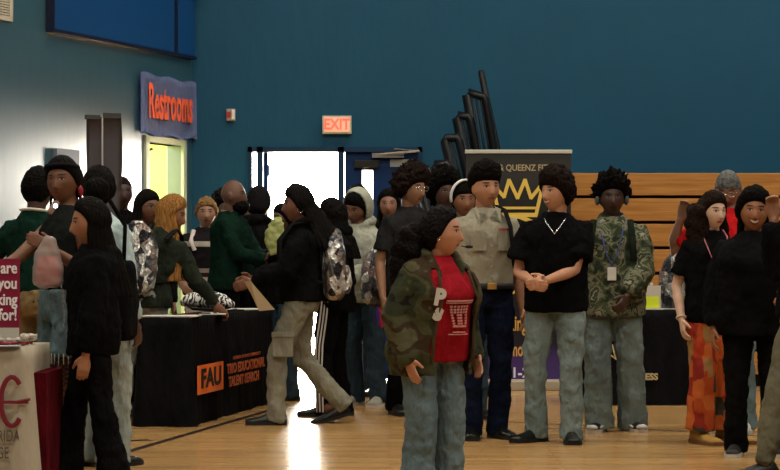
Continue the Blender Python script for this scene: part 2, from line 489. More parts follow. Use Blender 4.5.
    def shoes(s, m, sole=None, big=1.12, high=0):
        sole = sole or plain('black rubber', (.01,.01,.01), .6)
        for q, f in zip('LR', s.feet):
            a = s.ank[q].copy(); lift = f[3]; yw = R(f[2])
            Mx = Matrix.Translation((a.x, a.y, lift)) @ Matrix.Rotation(yw,4,'Z')
            if lift > .02: Mx = Matrix.Translation((a.x, a.y, lift*.5)) @ Matrix.Rotation(yw,4,'Z') @ Matrix.Rotation(math.asin(min(.9,lift/.2))*.8,4,'X')
            prof = [(.075,.030,.06),(.055,.038,.10+high),(.0,.042,.105+high),(-.05,.042,.085),(-.11,.047,.062),(-.165,.045,.05),(-.2,.03,.04)]
            bm = bmesh.new(); n = 14; rings = []
            for y, w, h in prof:
                ring = []
                for j in range(n):
                    th = 2*math.pi*j/n
                    zz = (.02+(h-.02)*max(0, math.sin(th))**.8) if math.sin(th) > 0 else .02
                    ring.append(bm.verts.new(Mx @ V((w*big*math.cos(th)*(1 if math.sin(th) <= .3 else .92), y*(1+(big-1)*.8), zz))))
                rings.append(ring)
            for a0, b0 in zip(rings, rings[1:]):
                for j in range(n): bm.faces.new((a0[j], a0[(j+1)%n], b0[(j+1)%n], b0[j]))
            bm.faces.new(rings[0][::-1]); bm.faces.new(rings[-1])
            for v in bm.verts: v.co *= s.k
            sh = link('shoe', bm, m, s.root, True)
            bm = bmesh.new(); rings = []
            for z in (0, .024):
                rings.append([bm.verts.new(Mx @ V((x, y*(1+(big-1)*.8), z))) for x, y in
                    [(w*big*1.08, y) for y, w, h in prof]+[(-w*big*1.08, y) for y, w, h in prof[::-1]]])
            nn = len(rings[0])
            for j in range(nn): bm.faces.new((rings[0][j], rings[0][(j+1)%nn], rings[1][(j+1)%nn], rings[1][j]))
            bm.faces.new(rings[0]); bm.faces.new(rings[1])
            for v in bm.verts: v.co *= s.k
            link('sole', bm, sole, sh)
    # hair
    def hair(s, m, thick=.02, amp=.15, freq=28, front=.058, sidez=-.02, back=-.085, extra=None, vox=.008, name='hair', puff=0, part=0, topk=0):
        bm = bmesh.new(); r = bmesh.ops.create_uvsphere(bm, u_segments=64, v_segments=48, radius=1)
        for v in r['verts']:
            d = v.co.normalized(); p = head_point(d); p.y = min(p.y, p.y) 
            dy = d.y
            t = front+(sidez-front)*min(1, (dy+1)/.85)**2 if dy < -.15 else sidez+(back-sidez)*min(1,(dy+.15)/.8)
            w = max(0, min(1, (p.z-t)/.016+.5)); w2 = max(0, min(1, (p.z-t)/.055+.15))**.6
            th = thick*(1+puff*max(0, d.z)) + topk*max(0, d.z)**2
            off = -.015+.019*w+(th-.004)*w*w2
            if amp: off += w*w2*thick*amp*4*noise.fractal(d*freq*.3, .8, 2.2, 4)
            v.co = s.Hm @ (p + d*off)
        if extra: extra(bm)
        return sculpt(name, bm, m, s.root, s.k, vox, 0 if amp > .15 else 1, None)
    def curtain(s, bm, length=.4, w=.095, flare=.0, a0=55, amp=0.0, back=.0, thick=.03, groove=26, z0=.05):
        """hair hanging round the sides and back of the head"""
        n, rows = 44, 16; base = s.Hm.translation; Rm = s.Hm.to_3x3().normalized()
        fw = Rm @ V((0,-1,0)); fw.z = 0; fw.normalize(); rt = V((-fw.y, fw.x, 0)); rings = []
        for i in range(rows+1):
            f = i/rows; z = z0-(length+z0)*f
            rx = w+flare*f; ry = .1+flare*f*.6+back*f
            if z < -.16: ry += .02
            ring = []
            for j in range(n+1):
                a = R(a0)+ (2*math.pi-2*R(a0))*j/n
                g = 1+.05*math.sin(a*groove)*(.4+f)
                if amp: g += amp*noise.fractal(V((math.cos(a)*3, math.sin(a)*3, z*14)), 1, 2, 3)
                ring.append(bm.verts.new(base + rt*math.sin(a)*rx*g + fw*(math.cos(a)*ry*g-.012-back*f*.5) + V((0,0,z))))
            rings.append(ring)
        shell(bm, rings, thick)
    def braids(s, bm, length=.4, count=34, a0=60, rad=.009, spread=.03, zs=.0, sway=(0,0)):
        base = s.Hm.translation; Rm = s.Hm.to_3x3().normalized(); fw = Rm @ V((0,-1,0)); fw.z = 0; fw.normalize(); rt = V((-fw.y, fw.x, 0))
        for i in range(count):
            a = R(a0)+(2*math.pi-2*R(a0))*(i+random.uniform(-.3,.3))/(count-1); L = length*random.uniform(.85,1.05); pts = []
            for f in (0,.25,.5,.75,1):
                rr = .088+spread*f+random.uniform(-.006,.006)
                pts.append(base+rt*math.sin(a)*rr+fw*(math.cos(a)*rr*1.1-.01-sway[1]*f)+rt*sway[0]*f*f+V((0,0,zs-L*f)))
            tube(bm, pts, [rad*1.3,rad*1.2,rad,rad,rad*.7], 6)
    def child(s, name, bm, m, smooth=True, lab=None):
        for v in bm.verts: v.co *= s.k
        if name in ('pocket','shoe_stripe','bag_strap','earring','shoulder_stripe','button','ribbon_bar','side_stripe','letter_block'):
            return split(name, bm, m, s.root, smooth)
        o = link(name, bm, m, s.root, smooth)
        if lab: o['label'] = lab
        return o
    def chest(s, x, z, extra=.0):
        """matrix of a patch on the front of the top at x, z"""
        rx, ry, yo = s.rows(z)
        y = -(ry+extra)*math.sqrt(max(.05, 1-(x/(rx+extra))**2))**.85+yo
        p = s.bend((x, y, z)); q = s.bend((x, y, z+.02)); up = (q-p).normalized()
        nx = math.atan2(x/(rx+extra)**2, -y/(ry+extra)**2)
        sd = V((math.cos(nx), math.sin(nx), 0)); nn = sd.cross(up).normalized(); sd = up.cross(nn)
        return Matrix.Translation(p) @ Matrix((sd, up, nn)).transposed().to_4x4()
    def lanyard(s, m, z=1.15, badge=None, o=.045):
        bm = bmesh.new()
        def fp(x, z):
            rx, ry, yo = s.rows(min(z,1.4)); return s.bend((x, -(ry+o)*math.sqrt(max(.1,1-(x/(rx+o))**2))+yo, z))
        pts = [s.bend((-.0,.085,1.5)), s.bend((.075,.03,1.505)), s.bend((.085,-.075,1.44)), fp(.07,1.36), fp(.035,z+.08), fp(0,z)]
        tube(bm, pts, [(.004,.009)]*6, 6)
        pts = [s.bend((0,.085,1.5)), s.bend((-.075,.03,1.505)), s.bend((-.085,-.075,1.44)), fp(-.07,1.36), fp(-.035,z+.08), fp(0,z)]
        tube(bm, pts, [(.004,.009)]*6, 6)
        o1 = s.child('lanyard', bm, m)
        if badge:
            bm = bmesh.new(); c = fp(0, z-.05)+V((0,-.012,0)); box(bm, c-V((.03,.003,.045)), c+V((.03,.003,.045)), bev=.002)
            for v in bm.verts: v.co *= s.k
            link('badge', bm, badge, o1)
    def necklace(s, m, z=1.36):
        bm = bmesh.new(); rx, ry, yo = s.rows(z)
        pts = [s.bend(p) for p in ((0,.075,1.5),(.062,.04,1.49),(.078,-.04,1.455),(.05,-(ry*.9+.035),1.41),(0,-(ry+.035)+yo,z+.01),(-.05,-(ry*.9+.035),1.41),(-.078,-.04,1.455),(-.062,.04,1.49),(0,.075,1.5))]
        tube(bm, pts, [.004]*9, 6); s.child('necklace', bm, m)
    def glasses(s, m):
        bm = bmesh.new()
        for sg in (1,-1):
            pts = [s.Hm @ V((sg*.031+.022*math.cos(t), -.1, .008+.016*math.sin(t))) for t in [i*math.pi/6 for i in range(13)]]
            tube(bm, pts, [.0018]*13, 6)
            tube(bm, [s.Hm @ V((sg*.053,-.1,.012)), s.Hm @ V((sg*.082,0,.01))], [.002,.002], 6)
        tube(bm, [s.Hm @ V((-.009,-.1,.01)), s.Hm @ V((.009,-.1,.01))], [.002,.002], 6)
        s.child('glasses', bm, m)
    def world(s, p):
        return s.root.location + Matrix.Rotation(s.root.rotation_euler.z,3,'Z') @ (V(p)*s.k)

def backpack(p, m, label, w=.31, h=.44, d=.16, off=(0,0,0), straps=True, strapm=None, name='backpack', rz=0, z=1.22, extra_y=.045):
    """a bag carried on the back of person p"""
    rx, ry, yo = p.rows(1.25)
    y0 = ry+extra_y+d/2+yo
    base = p.bend((0, y0, z-h/2))+V(off); wl = p.world(base)
    root = empty(name, wl, p.root.rotation_euler.z+rz, label, 'backpack', 'backpacks in the crowd'); root.rotation_euler.x = p.lean
    bag(root, m, w*p.k, h*p.k, d*p.k, strapm)
    if straps:
        sm = strapm or fabric('black webbing', (.012,.012,.012))
        for sg in ((1,-1) if straps is True else straps):
            bm = bmesh.new(); ys = ry+.045
            pts = [p.bend(q) for q in ((sg*.09,ys,1.40),(sg*.10,.05,1.50),(sg*.115,-.06,1.475),(sg*.125,-ys,1.36),(sg*.14,-ys,1.2),(sg*(rx+.03),-.02,1.08),(sg*.12,ys,1.05))]
            pts = [Matrix.Rotation(-p.lean,3,'X') @ Matrix.Rotation(-rz,3,'Z') @ ((q-base)*p.k) for q in pts]
            tube(bm, pts, [(.008,.022)]*7, 8, side=(0,1,0)); link('strap', bm, sm, root, True)
    return root
def bag(root, m, w, h, d, strapm=None):
    sm = strapm or fabric('black webbing', (.012,.012,.012))
    bm = bmesh.new()
    tube(bm, [(0,0,.01),(0,0,h*.3),(0,0,h*.65),(0,.0,h*.88),(0,.01,h)], [(w*.47,d*.45),(w*.52,d*.52),(w*.49,d*.5),(w*.38,d*.42),(w*.2,d*.25)], 24, power=3)
    sculpt('main_body', bm, m, root, 1, .012, 3, ((.02,.09),))
    bm = bmesh.new()
    tube(bm, [(0,d*.5,.03),(0,d*.58,h*.2),(0,d*.52,h*.45)], [(w*.36,d*.2),(w*.38,d*.22),(w*.33,d*.14)], 20, power=3)
    sculpt('front_pocket', bm, m, root, 1, .011, 3, ((.012,.07),))
    bm = bmesh.new(); pts = [(w*.42*math.cos(t), d*.1, h*.55+h*.42*math.sin(t)) for t in [math.pi*i/10 for i in range(11)]]
    tube(bm, pts, [.006]*11, 6); link('zip', bm, sm, root, True)
    bm = bmesh.new(); tube(bm, [(-.03,-d*.1,h*.97),(-.025,-d*.1,h*1.07),(.025,-d*.1,h*1.07),(.03,-d*.1,h*.97)], [.007]*4, 8); link('handle', bm, sm, root, True)

# ================================================================== THE ROOM
WY = 22.0
def structure(o, label=None):
    o['kind'] = 'structure'
    if label: o['label'] = label
    return o
def wallmat(name, c, rough, coat=0):
    m, nt, b = newmat(name); setp(b, c, rough, 0, .5 if coat else .15)
    b.inputs['Coat Weight'].default_value = coat; b.inputs['Coat Roughness'].default_value = .34; b.inputs['Coat IOR'].default_value = 3.0
    v = mapped(nt); n = node(nt, 'ShaderNodeTexNoise', Scale=1.3, Detail=3.0); nt.links.new(v, n.inputs['Vector'])
    nt.links.new(ramp(nt, n.outputs[0], [(.3, tuple(x*.9 for x in c)), (.7, c)]), b.inputs['Base Color'])
    v2 = mapped(nt, (1,1,.35)); n2 = node(nt, 'ShaderNodeTexNoise', Scale=7.0, Detail=4.0); nt.links.new(v2, n2.inputs['Vector'])
    bump(nt, b, n2.outputs[0], .35, .02)
    return m
TEAL = (.012,.074,.138)
teal = wallmat('teal wall paint', TEAL, .5)
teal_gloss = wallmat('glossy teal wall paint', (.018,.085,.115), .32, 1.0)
# floor
m, nt, b = newmat('maple gym floor'); setp(b, (.5,.3,.12), .22, 0, .5)
v = mapped(nt); br = nt.nodes.new('ShaderNodeTexBrick'); nt.links.new(v, br.inputs['Vector'])
br.inputs['Scale'].default_value = 1; br.inputs['Brick Width'].default_value = 1.6; br.inputs['Row Height'].default_value = .11
br.inputs['Mortar Size'].default_value = .002; br.offset = .37
br.inputs['Color1'].default_value = (.52,.315,.125,1); br.inputs['Color2'].default_value = (.43,.25,.095,1); br.inputs['Mortar'].default_value = (.2,.09,.035,1)
g = node(nt, 'ShaderNodeTexNoise', Scale=4.0, Detail=5.0); nt.links.new(mapped(nt,(.6,9,1)), g.inputs['Vector'])
mx = nt.nodes.new('ShaderNodeMix'); mx.data_type = 'RGBA'; mx.blend_type = 'MULTIPLY'; mx.inputs['Factor'].default_value = .55
nt.links.new(br.outputs['Color'], mx.inputs['A']); nt.links.new(ramp(nt, g.outputs[0], [(.3,(.6,.55,.5)),(.65,(1,1,1))]), mx.inputs['B'])
nt.links.new(mx.outputs['Result'], b.inputs['Base Color']); bump(nt, b, g.outputs[0], .12, .004)
bm = bmesh.new(); box(bm, (-14,-8,-.1), (12,40,0)); structure(link('floor', bm, m), 'polished maple floorboards of the gym')
m_line = plain('dark floor line paint', (.02,.012,.012), .35)
def floorline(p, q, w):
    a, c = ground(*p), ground(*q); d = (c-a); L = d.length; bm = bmesh.new()
    box(bm, (0,-w/2,.0), (L,w/2,.0015)); o = link('trim_1', bm, m_line, loc=a, rz=math.atan2(d.y, d.x)); structure(o, 'dark court line painted on the floor')
floorline((110,457),(276,408.5),.06); floorline((276,408.5),(420,400),.05); floorline((440,418),(780,437),.035); floorline((100,442),(150,440),.1)
# back wall with the double-door opening (x 248-422)
def X(px, Y=WY): return (px-390)/F*Y
DX0, DX1, DZ = X(248), X(422), HC+(HZ-147)/100
bm = bmesh.new()
box(bm, (-2.02,WY,0), (DX0,WY+.2,9)); box(bm, (DX1,WY,0), (12,WY+.2,9)); box(bm, (DX0,WY,DZ), (DX1,WY+.2,9))
structure(link('wall_back', bm, teal))
bm = bmesh.new(); box(bm, (9,-8,0), (9.2,WY,9)); structure(link('wall_right', bm, teal))
bm = bmesh.new(); box(bm, (-14,-8.2,0), (12,-8,9)); structure(link('wall_front', bm, teal))
bm = bmesh.new(); box(bm, (-14,-8,9), (12,WY+.2,9.2)); structure(link('ceiling', bm, plain('grey ceiling', (.25,.25,.24), .9)))
# left wall, its own frame: x towards the corner, y up, z into the room
U = V((.378,1,0)).normalized(); N = V((1,-.378,0)).normalized()
LW = Matrix.Translation((-1.98,WY,0)) @ Matrix((U, V((0,0,1)), N)).transposed().to_4x4()
def lx(px):
    a = (px-390)/F; return -(-1.98-22*a)/(.378-a)*1.069
def lz(px, py):
    a = (px-390)/F; t = (-1.98-22*a)/(.378-a); return HC+(HZ-py)/F*(22-t)
D0, D1, DH = lx(147), lx(181), 2.33
bm = bmesh.new()
box(bm, (-34,0,-.15), (D0,9,0), LW); box(bm, (D1,0,-.15), (0.0,9,0), LW); box(bm, (D0,DH,-.15), (D1,9,0), LW)
structure(link('wall_left', bm, teal_gloss), 'glossy teal side wall catching the glare of the open doors')
# blue wall mat, high on the left wall
blue_mat = plain('blue vinyl padding', (.006,.055,.19), .4)
bm = bmesh.new(); x0, x1 = lx(47), lx(189); box(bm, (x0,3.22,.005), (x1,4.9,.07), LW, .01)
t = link('wall_mat', bm, blue_mat); tagged(t, 'big blue padded panel mounted high on the left wall', 'wall pad')
edge = plain('black panel edging', (.004,.008,.03), .5)
bm = bmesh.new(); box(bm, (x0-.012,3.195,.005), (x1+.01,3.225,.08), LW); box(bm, (x0-.02,3.195,.005), (x0,4.9,.08), LW)
link('edging', bm, edge, t)
bm = bmesh.new(); xs = lx(168); box(bm, (xs,3.22,.06), (xs+.06,4.9,.078), LW); link('strap', bm, edge, t)
# air vent
vm = plain('cream metal', (.55,.5,.4), .5)
e = empty('air_vent', LW @ V((lx(4),lz(4,10),0)), 0, 'cream louvred air vent in the top left corner', 'vent')
iM = Matrix.Translation(-e.location)
bm = bmesh.new(); a0, a1 = lx(-14), lx(10); zt, zb = lz(10,-16), lz(10,22)
for q in ((a0,zb,a1,zb+.04),(a0,zt-.04,a1,zt),(a0,zb,a0+.03,zt),(a1-.05,zb,a1,zt)): box(bm, (q[0],q[1],0), (q[2],q[3],.03), iM @ LW)
link('frame', bm, vm, e)
bm = bmesh.new()
for i in range(11): zz = zb+.05+i*(zt-zb-.1)/10; box(bm, (a0+.03,zz,.002), (a1-.05,zz+.014,.02), iM @ LW)
for i in range(7): xx = a0+.05+i*(a1-a0-.1)/6; box(bm, (xx,zb+.04,.002), (xx+.012,zt-.04,.014), iM @ LW)
link('louvre', bm, vm, e)
bm = bmesh.new(); box(bm, (a0+.02,zb+.02,.001), (a1-.03,zt-.02,.004), iM @ LW); link('backing', bm, plain('dark duct', (.03,.03,.03)), e)
# corner camera
e = empty('security_camera', LW @ V((-.15,3.86,.1)), 0, 'small white camera in the upper corner above the blue panel', 'camera')
bm = bmesh.new(); blob(bm, (0,0,0), (.07,.07,.055)); link('housing', bm, plain('white plastic', (.6,.6,.58), .4), e, True)
bm = bmesh.new(); box(bm, (-.03,-.03,.03), (.03,.1,.07)); link('bracket', bm, plain('white plastic', (.6,.6,.58), .4), e)
# restroom doorway
jam = plain('pale door frame paint', (.55,.6,.42), .45)
bm = bmesh.new()
box(bm, (D0-.07,0,-.16), (D0,DH+.06,.03), LW); box(bm, (D1,0,-.16), (D1+.07,DH+.06,.03), LW); box(bm, (D0-.07,DH,-.16), (D1+.07,DH+.06,.03), LW)
structure(link('trim_2', bm, jam), 'pale frame of the restroom doorway')
lime = plain('lime yellow corridor paint', (.62,.68,.16), .7)
bm = bmesh.new(); box(bm, (D0-.8,0,-1.5), (D1+.6,DH+.3,-1.4), LW); box(bm, (D1+.45,0,-1.4), (D1+.6,DH+.3,-.16), LW); box(bm, (D0-.8,0,-1.4), (D0-.65,DH+.3,-.16), LW); box(bm, (D0-.8,DH+.3,-1.5), (D1+.6,DH+.4,-.16), LW)
structure(link('wall_corridor', bm, lime))
t = empty('door_2', LW @ V((D0,0,-.14)), 0); t['kind'] = 'structure'; t['label'] = 'pale restroom door opened into the corridor'
iM = Matrix.Translation(-t.location) @ LW
bm = bmesh.new(); box(bm, (D0,0.02,-.95), (D0+.045,DH-.02,-.16), iM); link('door_leaf', bm, plain('pale green door', (.6,.66,.34), .5), t)
bm = bmesh.new(); tube(bm, [iM @ V((D0+.07,DH-.12,-.3)), iM @ V((D0+.25,DH-.09,-.2)), iM @ V((D0+.3,DH-.05,-.1))], [.015]*3, 8); box(bm, (D0+.045,DH-.16,-.45), (D0+.1,DH-.09,-.2), iM)
link('door_closer', bm, plain('dark steel', (.1,.1,.1), .4, .6), t)
# Restrooms banner
M0 = LW @ Matrix.Translation((0,0,.04))
rb = empty('hanging_banner', LW @ V((lx(165),2.66,.03)), 0, 'blue hanging banner reading Restrooms in orange over the doorway', 'banner')
iM = Matrix.Translation(-rb.location) @ LW
bx0, bx1 = lx(137), lx(192)+.03
bm = bmesh.new(); g = []
for i in range(13):
    row = []
    for j in range(9):
        xx = bx0+(bx1-bx0)*i/12; f = j/8
        zz = (2.40+.015*math.sin(i*1.3))+(2.985-.02*i/12-2.40)*f
        row.append(bm.verts.new(iM @ V((xx, zz, .04+.015*math.sin(i*1.1)*(1-f)))))
    g.append(row)
fs = [bm.faces.new((g[i][j], g[i+1][j], g[i+1][j+1], g[i][j+1])) for i in range(12) for j in range(8)]
bmesh.ops.solidify(bm, geom=fs, thickness=.004)
link('cloth', bm, fabric('slate blue banner cloth', (.23,.28,.50), (.20,.25,.46), 4, .7, .2), rb, True)
text('lettering', 'Restrooms', .46, iM @ Matrix.Translation(((bx0+bx1)/2, 2.71, .056)), plain('orange lettering', (.85,.13,.06), .6), rb, sx=.47, bold=.012)
# grey wall panel by the glare
bm = bmesh.new(); xa, xb = lx(52), lx(75); box(bm, (xa,lz(60,172),.004), (xb,lz(60,149),.05), LW, .004)
tagged(link('wall_cabinet', bm, plain('blue grey panel', (.13,.15,.2), .5)), 'blue-grey box on the bright left wall behind the headband woman', 'cabinet')

# double doors
blue_steel = plain('navy door paint', (.004,.025,.10), .35)
frame_m = plain('navy frame paint', (.006,.03,.075), .4)
bm = bmesh.new()
box(bm, (DX0,WY-.03,0), (DX0+.04,WY+.2,DZ)); box(bm, (DX1-.04,WY-.03,0), (DX1,WY+.2,DZ)); box(bm, (DX0,WY-.03,DZ-.05), (DX1,WY+.2,DZ))
box(bm, (X(257),WY-.03,0), (X(263),WY+.2,DZ)); box(bm, (X(338),WY-.03,0), (X(344),WY+.12,DZ))
structure(link('trim_3', bm, frame_m), 'dark blue steel frame round the double doors')
t = empty('door_1', (X(344),WY+.02,0)); t['kind'] = 'structure'; t['label'] = 'closed navy steel exit door with a narrow window'
a0, a1 = .01, X(418)-X(344); w0, w1 = X(362)-X(344), X(373)-X(344); wz0, wz1 = 1.2+(260-236)/100, 1.2+(260-170)/100; th = DZ-.048
bm = bmesh.new()
box(bm, (a0,0,.01), (w0,.05,th)); box(bm, (w1,0,.01), (a1,.05,th)); box(bm, (w0,0,.01), (w1,.05,wz0)); box(bm, (w0,0,wz1), (w1,.05,th))
link('door_leaf', bm, blue_steel, t)
bm = bmesh.new(); box(bm, (w0,.02,wz0), (w1,.028,wz1))
gm, nt, b = newmat('frosted glass'); setp(b, (.95,.95,1), .35); b.inputs['Transmission Weight'].default_value = .95
link('window_pane', bm, gm, t)
bm = bmesh.new(); box(bm, (w0-.08,-.05,wz1+.02), (w1+.06,-.002,wz1+.10), bev=.01); link('window_hood', bm, plain('black box', (.01,.01,.01)), t)
bm = bmesh.new(); box(bm, (.28,-.07,th-.06), (.6,-.002,th-.015)); tube(bm, [(.3,-.05,th-.03),(.75,-.16,th-.0),(.5,-.04,th+.03)], [.012]*3, 6); link('door_closer', bm, plain('steel', (.3,.3,.3), .35, .7), t)
bm = bmesh.new(); box(bm, (.46,-.012,th-.15), (.74,-.001,th-.075)); link('sign_plate', bm, plain('pale plate', (.3,.32,.32), .5), t)
bm = bmesh.new(); box(bm, (.06,-.07,.95), (a1-.06,-.03,1.03)); link('push_bar', bm, plain('steel', (.3,.3,.3), .35, .7), t)
t = empty('door_3', (X(264),WY+.16,0)); t['kind'] = 'structure'; t['label'] = 'left leaf of the exit doors swung open to the outside'
bm = bmesh.new(); box(bm, (-.02,.02,.01), (.03,.85,th)); link('door_leaf', bm, blue_steel, t)
for i, zz in enumerate((.25,1.2,2.05)):
    bm = bmesh.new(); tube(bm, [(.04,0,zz),(.04,0,zz+.1)], [.012,.012], 8); link('hinge', bm, plain('steel', (.3,.3,.3), .35, .7), t)
# outside
bm = bmesh.new(); box(bm, (-14,WY+.2,-.1), (12,60,-.02)); structure(link('ground_outside', bm, plain('pale concrete', (.6,.58,.55), .9)), 'sunlit pale concrete outside the doors')
# exit sign
ex = empty('exit_sign', pt(337,125,WY-.009), 0, 'white exit sign with red letters above the double doors', 'sign')
bm = bmesh.new(); box(bm, (-.145,-.05,-.09), (.145,.01,.09), bev=.008); link('housing', bm, plain('cream sign housing', (.55,.55,.42), .5), ex)
bm = bmesh.new(); box(bm, (-.125,-.056,-.07), (.125,-.048,.07)); link('lit_panel', bm, emit('glowing salmon face', (.9,.42,.25), .55), ex)
text('lettering', 'EXIT', .15, Matrix.Translation((0,-.06,0)) @ UP, emit('glowing red letters', (.95,.12,.09), .9), ex, sx=.85, bold=.004)
# fire alarm
fa = empty('fire_alarm', pt(231,115,WY-.009), 0, 'small white fire alarm strobe on the back wall beside the banner', 'fire alarm')
bm = bmesh.new(); box(bm, (-.045,-.03,-.06), (.045,.01,.06), bev=.006); link('housing', bm, plain('alarm plastic', (.35,.3,.28), .5), fa)
bm = bmesh.new(); box(bm, (.01,-.05,-.05), (.04,-.03,.05), bev=.005); link('strobe', bm, plain('alarm strobe', (.75,.72,.68), .3), fa)
bm = bmesh.new(); box(bm, (-.04,-.036,-.03), (-.0,-.029,.03)); link('lettering', bm, plain('red print', (.4,.03,.02), .5), fa)

# ------------------------------------------------------------------ bleachers
m, nt, b = newmat('varnished pine boards'); setp(b, (.45,.2,.05), .4, 0, .3)
n1 = node(nt, 'ShaderNodeTexNoise', Scale=3.0, Detail=5.0, Distortion=1.2); nt.links.new(mapped(nt,(.5,1,9)), n1.inputs['Vector'])
c1 = ramp(nt, n1.outputs[0], [(.3,(.30,.125,.028)),(.5,(.40,.18,.045)),(.72,(.48,.235,.065))])
vv = node(nt, 'ShaderNodeTexVoronoi', Scale=1.7); nt.links.new(mapped(nt,(1,1,3.0)), vv.inputs['Vector'])
k1 = ramp(nt, vv.outputs['Distance'], [(.035,(.35,.3,.3)),(.075,(1,1,1))])
mx = nt.nodes.new('ShaderNodeMix'); mx.data_type = 'RGBA'; mx.blend_type = 'MULTIPLY'; mx.inputs['Factor'].default_value = .8
nt.links.new(c1, mx.inputs['A']); nt.links.new(k1, mx.inputs['B']); nt.links.new(mx.outputs['Result'], b.inputs['Base Color'])
pine = m
BY = 20.9
bl = empty('bleachers', (X(500,BY),BY,0), 0, 'folded wooden bleachers with black rails against the back wall', 'bleachers')
bx1 = 6.5
for i in range(9):
    zt = HC+(HZ-173-25.5*i)/F*BY
    if zt < .12: break
    bm = bmesh.new(); zb = max(.03, zt-.212); box(bm, (0,-.012*i,zb), (bx1,.06-.012*i,zt), bev=.006)
    for v in bm.verts: v.co.x += .37*i
    for v in bm.verts: v.co.x -= .37*i
    link('seat_board', bm, pine, bl)
bm = bmesh.new(); box(bm, (.02,.08,.0), (bx1-.02,.9,1.98)); link('frame', bm, plain('black steel frame', (.006,.006,.007), .5), bl)
bm = bmesh.new(); box(bm, (-.0,-.13,.0), (.04,.0,.0+.03)); box(bm, (-.05,-.0,.0), (-.005,.9,1.9)); link('end_panel', bm, plain('grey green end panel', (.10,.14,.11), .6), bl)
rail_m = plain('black powder-coated steel', (.006,.007,.009), .35, .3)
# folded guard rails: each an inverted U leaning back, slats between the legs
rails = [((481,72),None,(498,158),.35),((466,92),(485,97),(477,158),.28),((456,115),(470,117),(468,175),.21),
         ((444,138),(459,138),(456,190),.14),((432.5,164),(449,164),(445,215),.07),((421,188),(437,189),(433,235),.0)]
for A, B, C_, dy in rails:
    Yr = BY-.1+dy*1.5; a = pt(*A, Yr)-bl.location; c = pt(*C_, Yr)-bl.location
    d = (c-a).normalized(); low = a+d*((a.z-.35)/abs(d.z)) if d.z else c
    bm = bmesh.new()
    if B is None: tube(bm, [low, a], [(.03,.03)]*2, 8); tube(bm, [a+V((.012,0,0)), low+V((.05,0,0))], [.02,.02], 8)
    else:
        e_ = pt(*B, Yr)-bl.location; low2 = low+(e_-a)
        tube(bm, [low, a-V((0,0,.03)), a+V((.02,0,0)), e_-V((.02,0,0)), e_-V((0,0,.03)), low2], [.040]*6, 8)
        for q in range(1, 4):
            f = q/4; tube(bm, [a.lerp(e_,f), low.lerp(low2,f)], [.013,.013], 6)
        tube(bm, [low.lerp(a,.55), low2.lerp(e_,.55)], [.012,.012], 6)
    link('guard_rail', bm, rail_m, bl, True)

# ------------------------------------------------------------------ roll-up banner
RY = 20.3
rs = 2200/RY
rub = empty('rollup_banner', (X(518.5,RY),RY,0), 0, 'black roll-up banner with a gold crown in front of the bleachers', 'banner stand')
W2 = 52.5/rs; TZ = HC+(HZ-153)/rs
m, nt, b = newmat('printed banner sheet'); setp(b, (.01,.01,.01), .45, 0, .3)
tc = nt.nodes.new('ShaderNodeTexCoord'); s_ = nt.nodes.new('ShaderNodeSeparateXYZ'); nt.links.new(tc.outputs['Object'], s_.inputs[0])
mr = node(nt, 'ShaderNodeMapRange'); mr.inputs[2].default_value = TZ; nt.links.new(s_.outputs[2], mr.inputs[0])
nt.links.new(ramp(nt, mr.outputs[0], [(.0,(.06,.03,.16)),(.13,(.05,.025,.13)),(.2,(.012,.010,.018)),(.75,(.010,.010,.010)),(.9,(.03,.03,.028))]), b.inputs['Base Color'])
bm = bmesh.new(); box(bm, (-W2,-.002,.09), (W2,.002,TZ)); link('sheet', bm, m, rub)
bm = bmesh.new(); box(bm, (-W2-.01,-.015,TZ-.005), (W2+.01,.015,TZ+.03), bev=.005); link('top_bar', bm, plain('silver aluminium', (.6,.58,.5), .4, .3), rub)
bm = bmesh.new(); box(bm, (-W2-.02,-.1,0), (W2+.02,.1,.10), bev=.02); link('base', bm, plain('brushed aluminium', (.42,.38,.3), .45, .3), rub)
bm = bmesh.new(); tube(bm, [(0,.04,.09),(0,.03,TZ)], [.012,.012], 8); link('pole', bm, plain('silver aluminium', (.6,.58,.5), .4, .3), rub)
gold = plain('gold print', (.75,.52,.10), .5); pale = plain('pale print', (.62,.58,.45), .5); white_ = plain('white print', (.75,.72,.78), .5); ogold = plain('amber print', (.65,.36,.07), .5)
def bt(s, px, py, hpx, m, sx=1, bold=0):
    p = pt(px, py, RY)-rub.location; text('lettering', s, hpx/rs*1.42, Matrix.Translation((p.x,-.004,p.z)) @ UP, m, rub, sx=sx, bold=bold)
bt('KINGZ & QUEENZ FITNESS', 519, 168, 6.2, plain('tan print', (.45,.36,.2), .5), .86, .001)
bt('Training', 519, 266, 14, gold, .55, .003); bt('Class', 519, 288, 14, gold, .55, .003)
bt('Boxing', 512, 324, 15, ogold, .5, .003); bt('& much more', 504, 350, 14, ogold, .5, .003)
bt('321-289', 520, 373, 10, white_, .95, .003); bt('QueenzFitness', 516, 384.5, 5, plain('lilac print', (.4,.33,.55), .5), .9, .001)
bm = bmesh.new()
crown = [(499,215),(492.5,183.5),(504,197),(509,180),(517.5,198),(525,180),(531,198),(543,183),(536,215)]
def seg(a, c, w=.014):
    a = pt(*a, RY)-rub.location; c = pt(*c, RY)-rub.location; a.y = c.y = -.005
    tube(bm, [a, c], [(w,.002)]*2, 4, (0,0), side=V((0,0,1)).cross(c-a) if False else (0,1,0))
